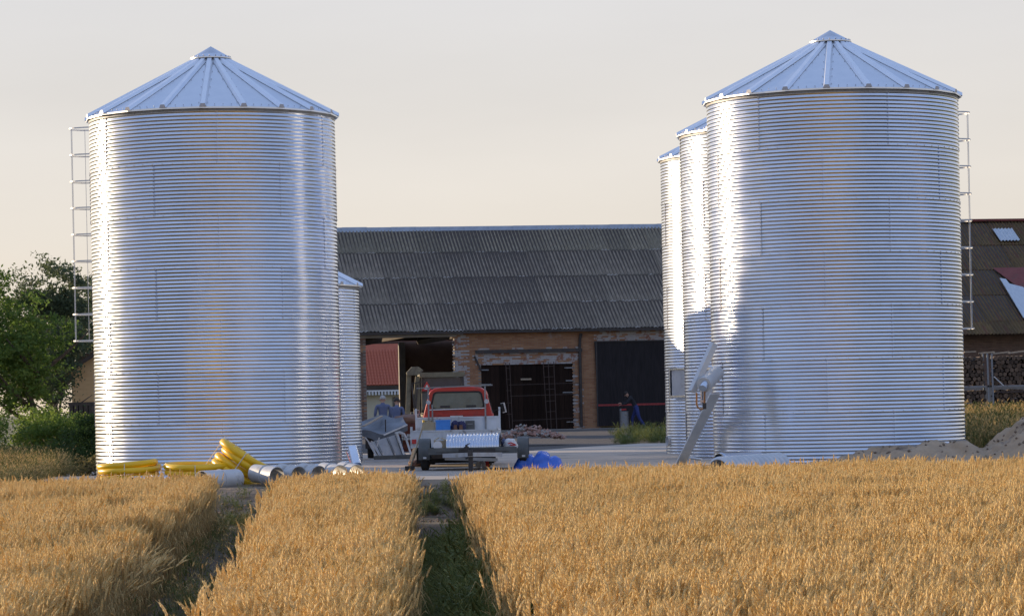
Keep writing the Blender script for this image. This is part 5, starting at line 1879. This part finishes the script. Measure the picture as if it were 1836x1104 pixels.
for ua, ub, side in ((1716, 1771, 'left'), (1783, 1848, 'right')):
    xa, xb = LGX(ua), LGX(ub)
    for z0, z1, tier in ((zm + .06, zt1 - .05, 'upper'), (glog + .40, zm - .12, 'lower')):
        z = z0 + .07; row = 0
        while z < z1:
            x = xa + .07 + (.08 if row % 2 else 0)
            while x < xb - .05:
                hide = tier == 'lower' and z < zb + .15
                if not hide:
                    o = inst('firewood_log', lm[random.randrange(7)], None, (x, DLG + random.uniform(0, .12), z), (0, random.uniform(0, 6.3), 0))
                    s = random.uniform(.85, 1.15)
                    o.scale = (s, 1, s)
                    tag(o, 'firewood log end in the %s tier of the %s log rack' % (tier, {'left': 'half hidden', 'right': 'diagonally braced'}[side]), 'log', 'split logs in the %s tier of the %s rack' % (tier, side))
                x += .165
            z += .145; row += 1
# squared logs on the racks, painted pale for the light on their tops
for k, (ua, ub, va, vb) in enumerate(((1727, 1748, 631, 630), (1756, 1782, 633, 631), (1780, 1809, 634, 631), (1808, 1840, 633, 629))):
    a, b = XZ(ua, va, DLG + .1), XZ(ub, vb, DLG + .3)
    o = MB().bar(a, b, .16, .045).build('pale_board', M['plank'])
    tag(o, ['pale sunlit slab of wood on the rack beside the silo wall', 'short pale board bridging the two log racks', 'pale board lying on the left end of the braced rack', 'pale board on the braced rack at the right edge'][k], 'board', 'pale boards on top of the log racks')


# ================================================================== PEOPLE
def person(label, loc, rz, J, shirt, trousers, hair, cap=None, scale=1.0, sleeves='long'):
    """J: joint positions; one skinned body with regions coloured by nearest limb"""
    verts, edges, rad, reg = [], [], [], []
    def V(p, r, g):
        verts.append(Vector(p)); rad.append(r); reg.append(g); return len(verts) - 1
    def E(a, b): edges.append((a, b))
    pel = V(J['pelvis'], .145, 't')
    wa = V((Vector(J['pelvis']) * .45 + Vector(J['chest']) * .55), .135, 's')
    ch = V(J['chest'], .165, 's')
    nb = V(J['neck'], .07, 's')
    nk = V(Vector(J['neck']).lerp(Vector(J['head']), .45), .052, 'k')
    hd = V(J['head'], .092, 'k')
    ht = V(J['headtop'], .075, 'k')
    for a, b in ((pel, wa), (wa, ch), (ch, nb), (nb, nk), (nk, hd), (hd, ht)): E(a, b)
    for sd in ('l', 'r'):
        sh = V(J['sho_' + sd], .072, 's'); el = V(J['elb_' + sd], .046, 's'); wr = V(J['wri_' + sd], .030, 'k' if sleeves != 'long' else 's')
        E(ch, sh); E(sh, el); E(el, wr)
        d = (Vector(J['wri_' + sd]) - Vector(J['elb_' + sd])).normalized()
        pm = V(Vector(J['wri_' + sd]) + d * .07, .030, 'k'); E(wr, pm)
        s_, u_ = frame(d)
        for q, L in ((-.027, .075), (-.009, .088), (.009, .082), (.027, .065)):
            a = V(verts[pm] + s_ * q + d * .025, .0095, 'k'); b = V(verts[a] + d * L * .5 - u_ * .012, .0088, 'k'); c = V(verts[b] + d * L * .4 - u_ * .025, .0075, 'k')
            E(pm, a); E(a, b); E(b, c)
        a = V(verts[wr] + d * .04 + s_ * -.034, .0105, 'k'); b = V(verts[a] + d * .035 - s_ * .02, .009, 'k'); E(wr, a); E(a, b)
        hp = V(J['hip_' + sd], .105, 't'); kn = V(J['kne_' + sd], .068, 't'); an = V(J['ank_' + sd], .048, 't')
        fw = Vector(J.get('foot', (0, -1, 0)))
        h0 = V(Vector(J['ank_' + sd]) + Vector((0, 0, -.055)), .042, 'b'); to = V(Vector(J['ank_' + sd]) + fw * .17 + Vector((0, 0, -.065)), .034, 'b')
        E(pel, hp); E(hp, kn); E(kn, an); E(an, h0); E(h0, to)
    me = bpy.data.meshes.new('body')
    me.from_pydata([v * scale for v in verts], edges, [])
    o = bpy.data.objects.new('person', me)
    COL.objects.link(o)
    md = o.modifiers.new('skin', 'SKIN')
    for i, sv in enumerate(me.skin_vertices[0].data):
        r = rad[i] * scale
        sv.radius = (r, r * (.72 if reg[i] == 's' and r > .1 else .85 if r > .1 else 1))
        sv.use_root = (i == 0)
    s2_ = o.modifiers.new('sub', 'SUBSURF'); s2_.levels = 2; s2_.render_levels = 2
    dg = bpy.context.evaluated_depsgraph_get()
    ev = o.evaluated_get(dg)
    me2 = bpy.data.meshes.new_from_object(ev)
    o.modifiers.clear()
    o.data = me2
    mats = {'t': trousers, 's': shirt, 'k': 'skin', 'b': 'black_plastic'}
    keys = list(mats)
    me2.materials.clear()
    for k in keys: me2.materials.append(M[mats[k]])
    Vn = np.array([tuple(v * scale) for v in verts])
    segs = [(a, b) for a, b in edges]
    for p in me2.polygons:
        c = np.array(p.center)
        best, bi = 1e9, 't'
        for a, b in segs:
            A, B = Vn[a], Vn[b]
            ab = B - A; tt = np.clip(np.dot(c - A, ab) / (np.dot(ab, ab) + 1e-9), 0, 1)
            dd = np.linalg.norm(c - (A + ab * tt)) - (rad[a] * (1 - tt) + rad[b] * tt) * .9 * scale
            if dd < best: best, bi = dd, (reg[a] if tt < .5 else reg[b])
        p.material_index = keys.index(bi)
        p.use_smooth = True
    me2.name = 'person_body'
    o.location = loc; o.rotation_euler = (0, 0, rz)
    tag(o, label, 'person')
    # face and hair
    H, T = Vector(J['head']) * scale, Vector(J['headtop']) * scale
    up = (T - H).normalized()
    f = Vector(J.get('face', (0, -1, 0))); f = (f - up * f.dot(up)).normalized(); s = f.cross(up)
    MB().add([H + f * .088 + up * .03, H + f * .118 - up * .012, H + f * .085 - up * .018 + s * .016, H + f * .085 - up * .018 - s * .016], [(0, 1, 2), (0, 3, 1), (1, 3, 2)]).build('nose', M['skin'], o, sharp=0)
    for q in (-1, 1):
        MB().cyl(H + s * q * .088, H + s * q * .102 - f * .01, .026, .02, n=8).build('ear', M['skin'], o)
        MB().cyl(H + f * .086 + s * q * .032 + up * .022, H + f * .093 + s * q * .032 + up * .022, .010, n=8).build('eye', M['hair_dark'], o)
    MB().bar(H + f * .088 - up * .045 - s * .022, H + f * .088 - up * .045 + s * .022, .008).build('mouth', M['brown_leather'], o)
    mb = MB()
    C = H + up * .045 - f * .012
    def hf(u, v):
        a = 2 * PI * u; b = PI * .56 * v
        r = .107 + .006 * math.sin(9 * a) * math.sin(b)
        w = 1.0 if math.cos(a) < .2 or b < .9 else .93
        return C + up * math.cos(b) * r * 1.05 + (f * math.cos(a) * w + s * math.sin(a) * .93) * math.sin(b) * r
    mb.grid(hf, 20, 8)
    mb.build('hair' if not cap else 'cap', M[cap or hair], o, sharp=70)
    return o


def stand(h=1.0, lean=0.0):
    return dict(pelvis=(0, 0, .96), chest=(0, -.02 - lean * .5, 1.30), neck=(0, -.01 - lean, 1.47), head=(0, -.03 - lean * 1.3, 1.60), headtop=(0, -.03 - lean * 1.5, 1.69),
                sho_l=(-.19, 0 - lean, 1.42), elb_l=(-.25, .02 - lean, 1.13), wri_l=(-.22, -.12 - lean, .90), sho_r=(.19, 0 - lean, 1.42), elb_r=(.25, .02 - lean, 1.13), wri_r=(.22, -.10 - lean, .90),
                hip_l=(-.10, 0, .90), kne_l=(-.12, -.02, .50), ank_l=(-.13, .02, .11), hip_r=(.10, 0, .90), kne_r=(.12, -.03, .50), ank_r=(.14, .0, .11))


for u, v, Y, lab, rz, hair in ((686.5, 708, 103, 'man in a blue-grey shirt seen from behind, taller of the pair', 180 + 6, 'hair_grey'), (710, 713, 104.5, 'man in a blue-grey shirt with bowed head, shorter of the pair', 180 - 10, 'hair_dark')):
    x = XU(u, Y, 1.5)
    top = XZ(u, v, Y).z
    g = gz(x, Y)
    person(lab, (x, Y, g), R_(rz), stand(lean=.04 if hair == 'hair_grey' else .10), 'shirt_blue', 'trousers_blue', hair, scale=(top - g) / 1.75)
J = dict(pelvis=(0, .10, .92), chest=(0, -.10, 1.24), neck=(0, -.20, 1.38), head=(0, -.31, 1.47), headtop=(0, -.36, 1.55),
         sho_l=(.18, -.14, 1.33), elb_l=(.22, -.30, 1.10), wri_l=(.10, -.50, 1.06), sho_r=(-.18, -.14, 1.33), elb_r=(-.20, -.34, 1.12), wri_r=(-.06, -.53, 1.12),
         hip_l=(.10, .10, .87), kne_l=(.12, .20, .48), ank_l=(.12, .46, .11), hip_r=(-.10, .10, .87), kne_r=(-.11, -.08, .48), ank_r=(-.11, -.10, .11), face=(0, -1, -.7))
YW = 138.3
xw = XU(1137, YW, 1.0)
gw = XZ(1137, 770, YW).z
person('worker in black top and blue trousers bending over a grey drum', (xw, YW, gw), R_(-90), J, 'shirt_black', 'trousers_blue', 'hair_dark', scale=1.08)
xb = XU(1119, YW, .8)
t = thing('grey_drum', 'pale grey drum under the worker at the black barn door', 'drum', (xb, YW, gw))
MB().cyl((0, 0, 0), (0, 0, .84), .20, n=20).build('body', M['grey_steel'], t)
for z in (.02, .30, .58, .83):
    MB().tube([(.205 * math.cos(2 * PI * i / 20), .205 * math.sin(2 * PI * i / 20), z) for i in range(20)], .014, n=5, closed=True).build('hoop', M['grey_steel'], t)
t = thing('grinder', 'small red tool lying on top of the grey drum', 'power tool', (xb, YW, gw + .86))
MB().cyl((-.12, 0, .05), (.10, 0, .06), .04, n=10).build('body', M['red_plastic'], t)
MB().cyl((-.14, -.01, .05), (-.14, .01, .05), .06, n=12).build('disc', M['grey_steel'], t)

# ================================================================== TREE BELT WEST OF THE YARD (beyond the left edge, casts the evening shade)
for k, (x, y, h) in enumerate(((-28, 84.0, 10.8), (-33.5, 87.6, 11.6))):
    tree('broadleaf_tree', ['tall tree standing alone west of the yard', 'taller tree behind the lone one west of the yard'][k], 'tree', (x, y, 0),
         [(0, 0, h * .62, 2.0, 2.2, h * .34), (.3, .4, h * .4, 2.2, 2.2, h * .3), (-.3, -.4, h * .3, 1.9, 2.0, h * .25)], 26000, .14, 'leaf_mid', h * .6, .24, 60 + k, sub=.5)
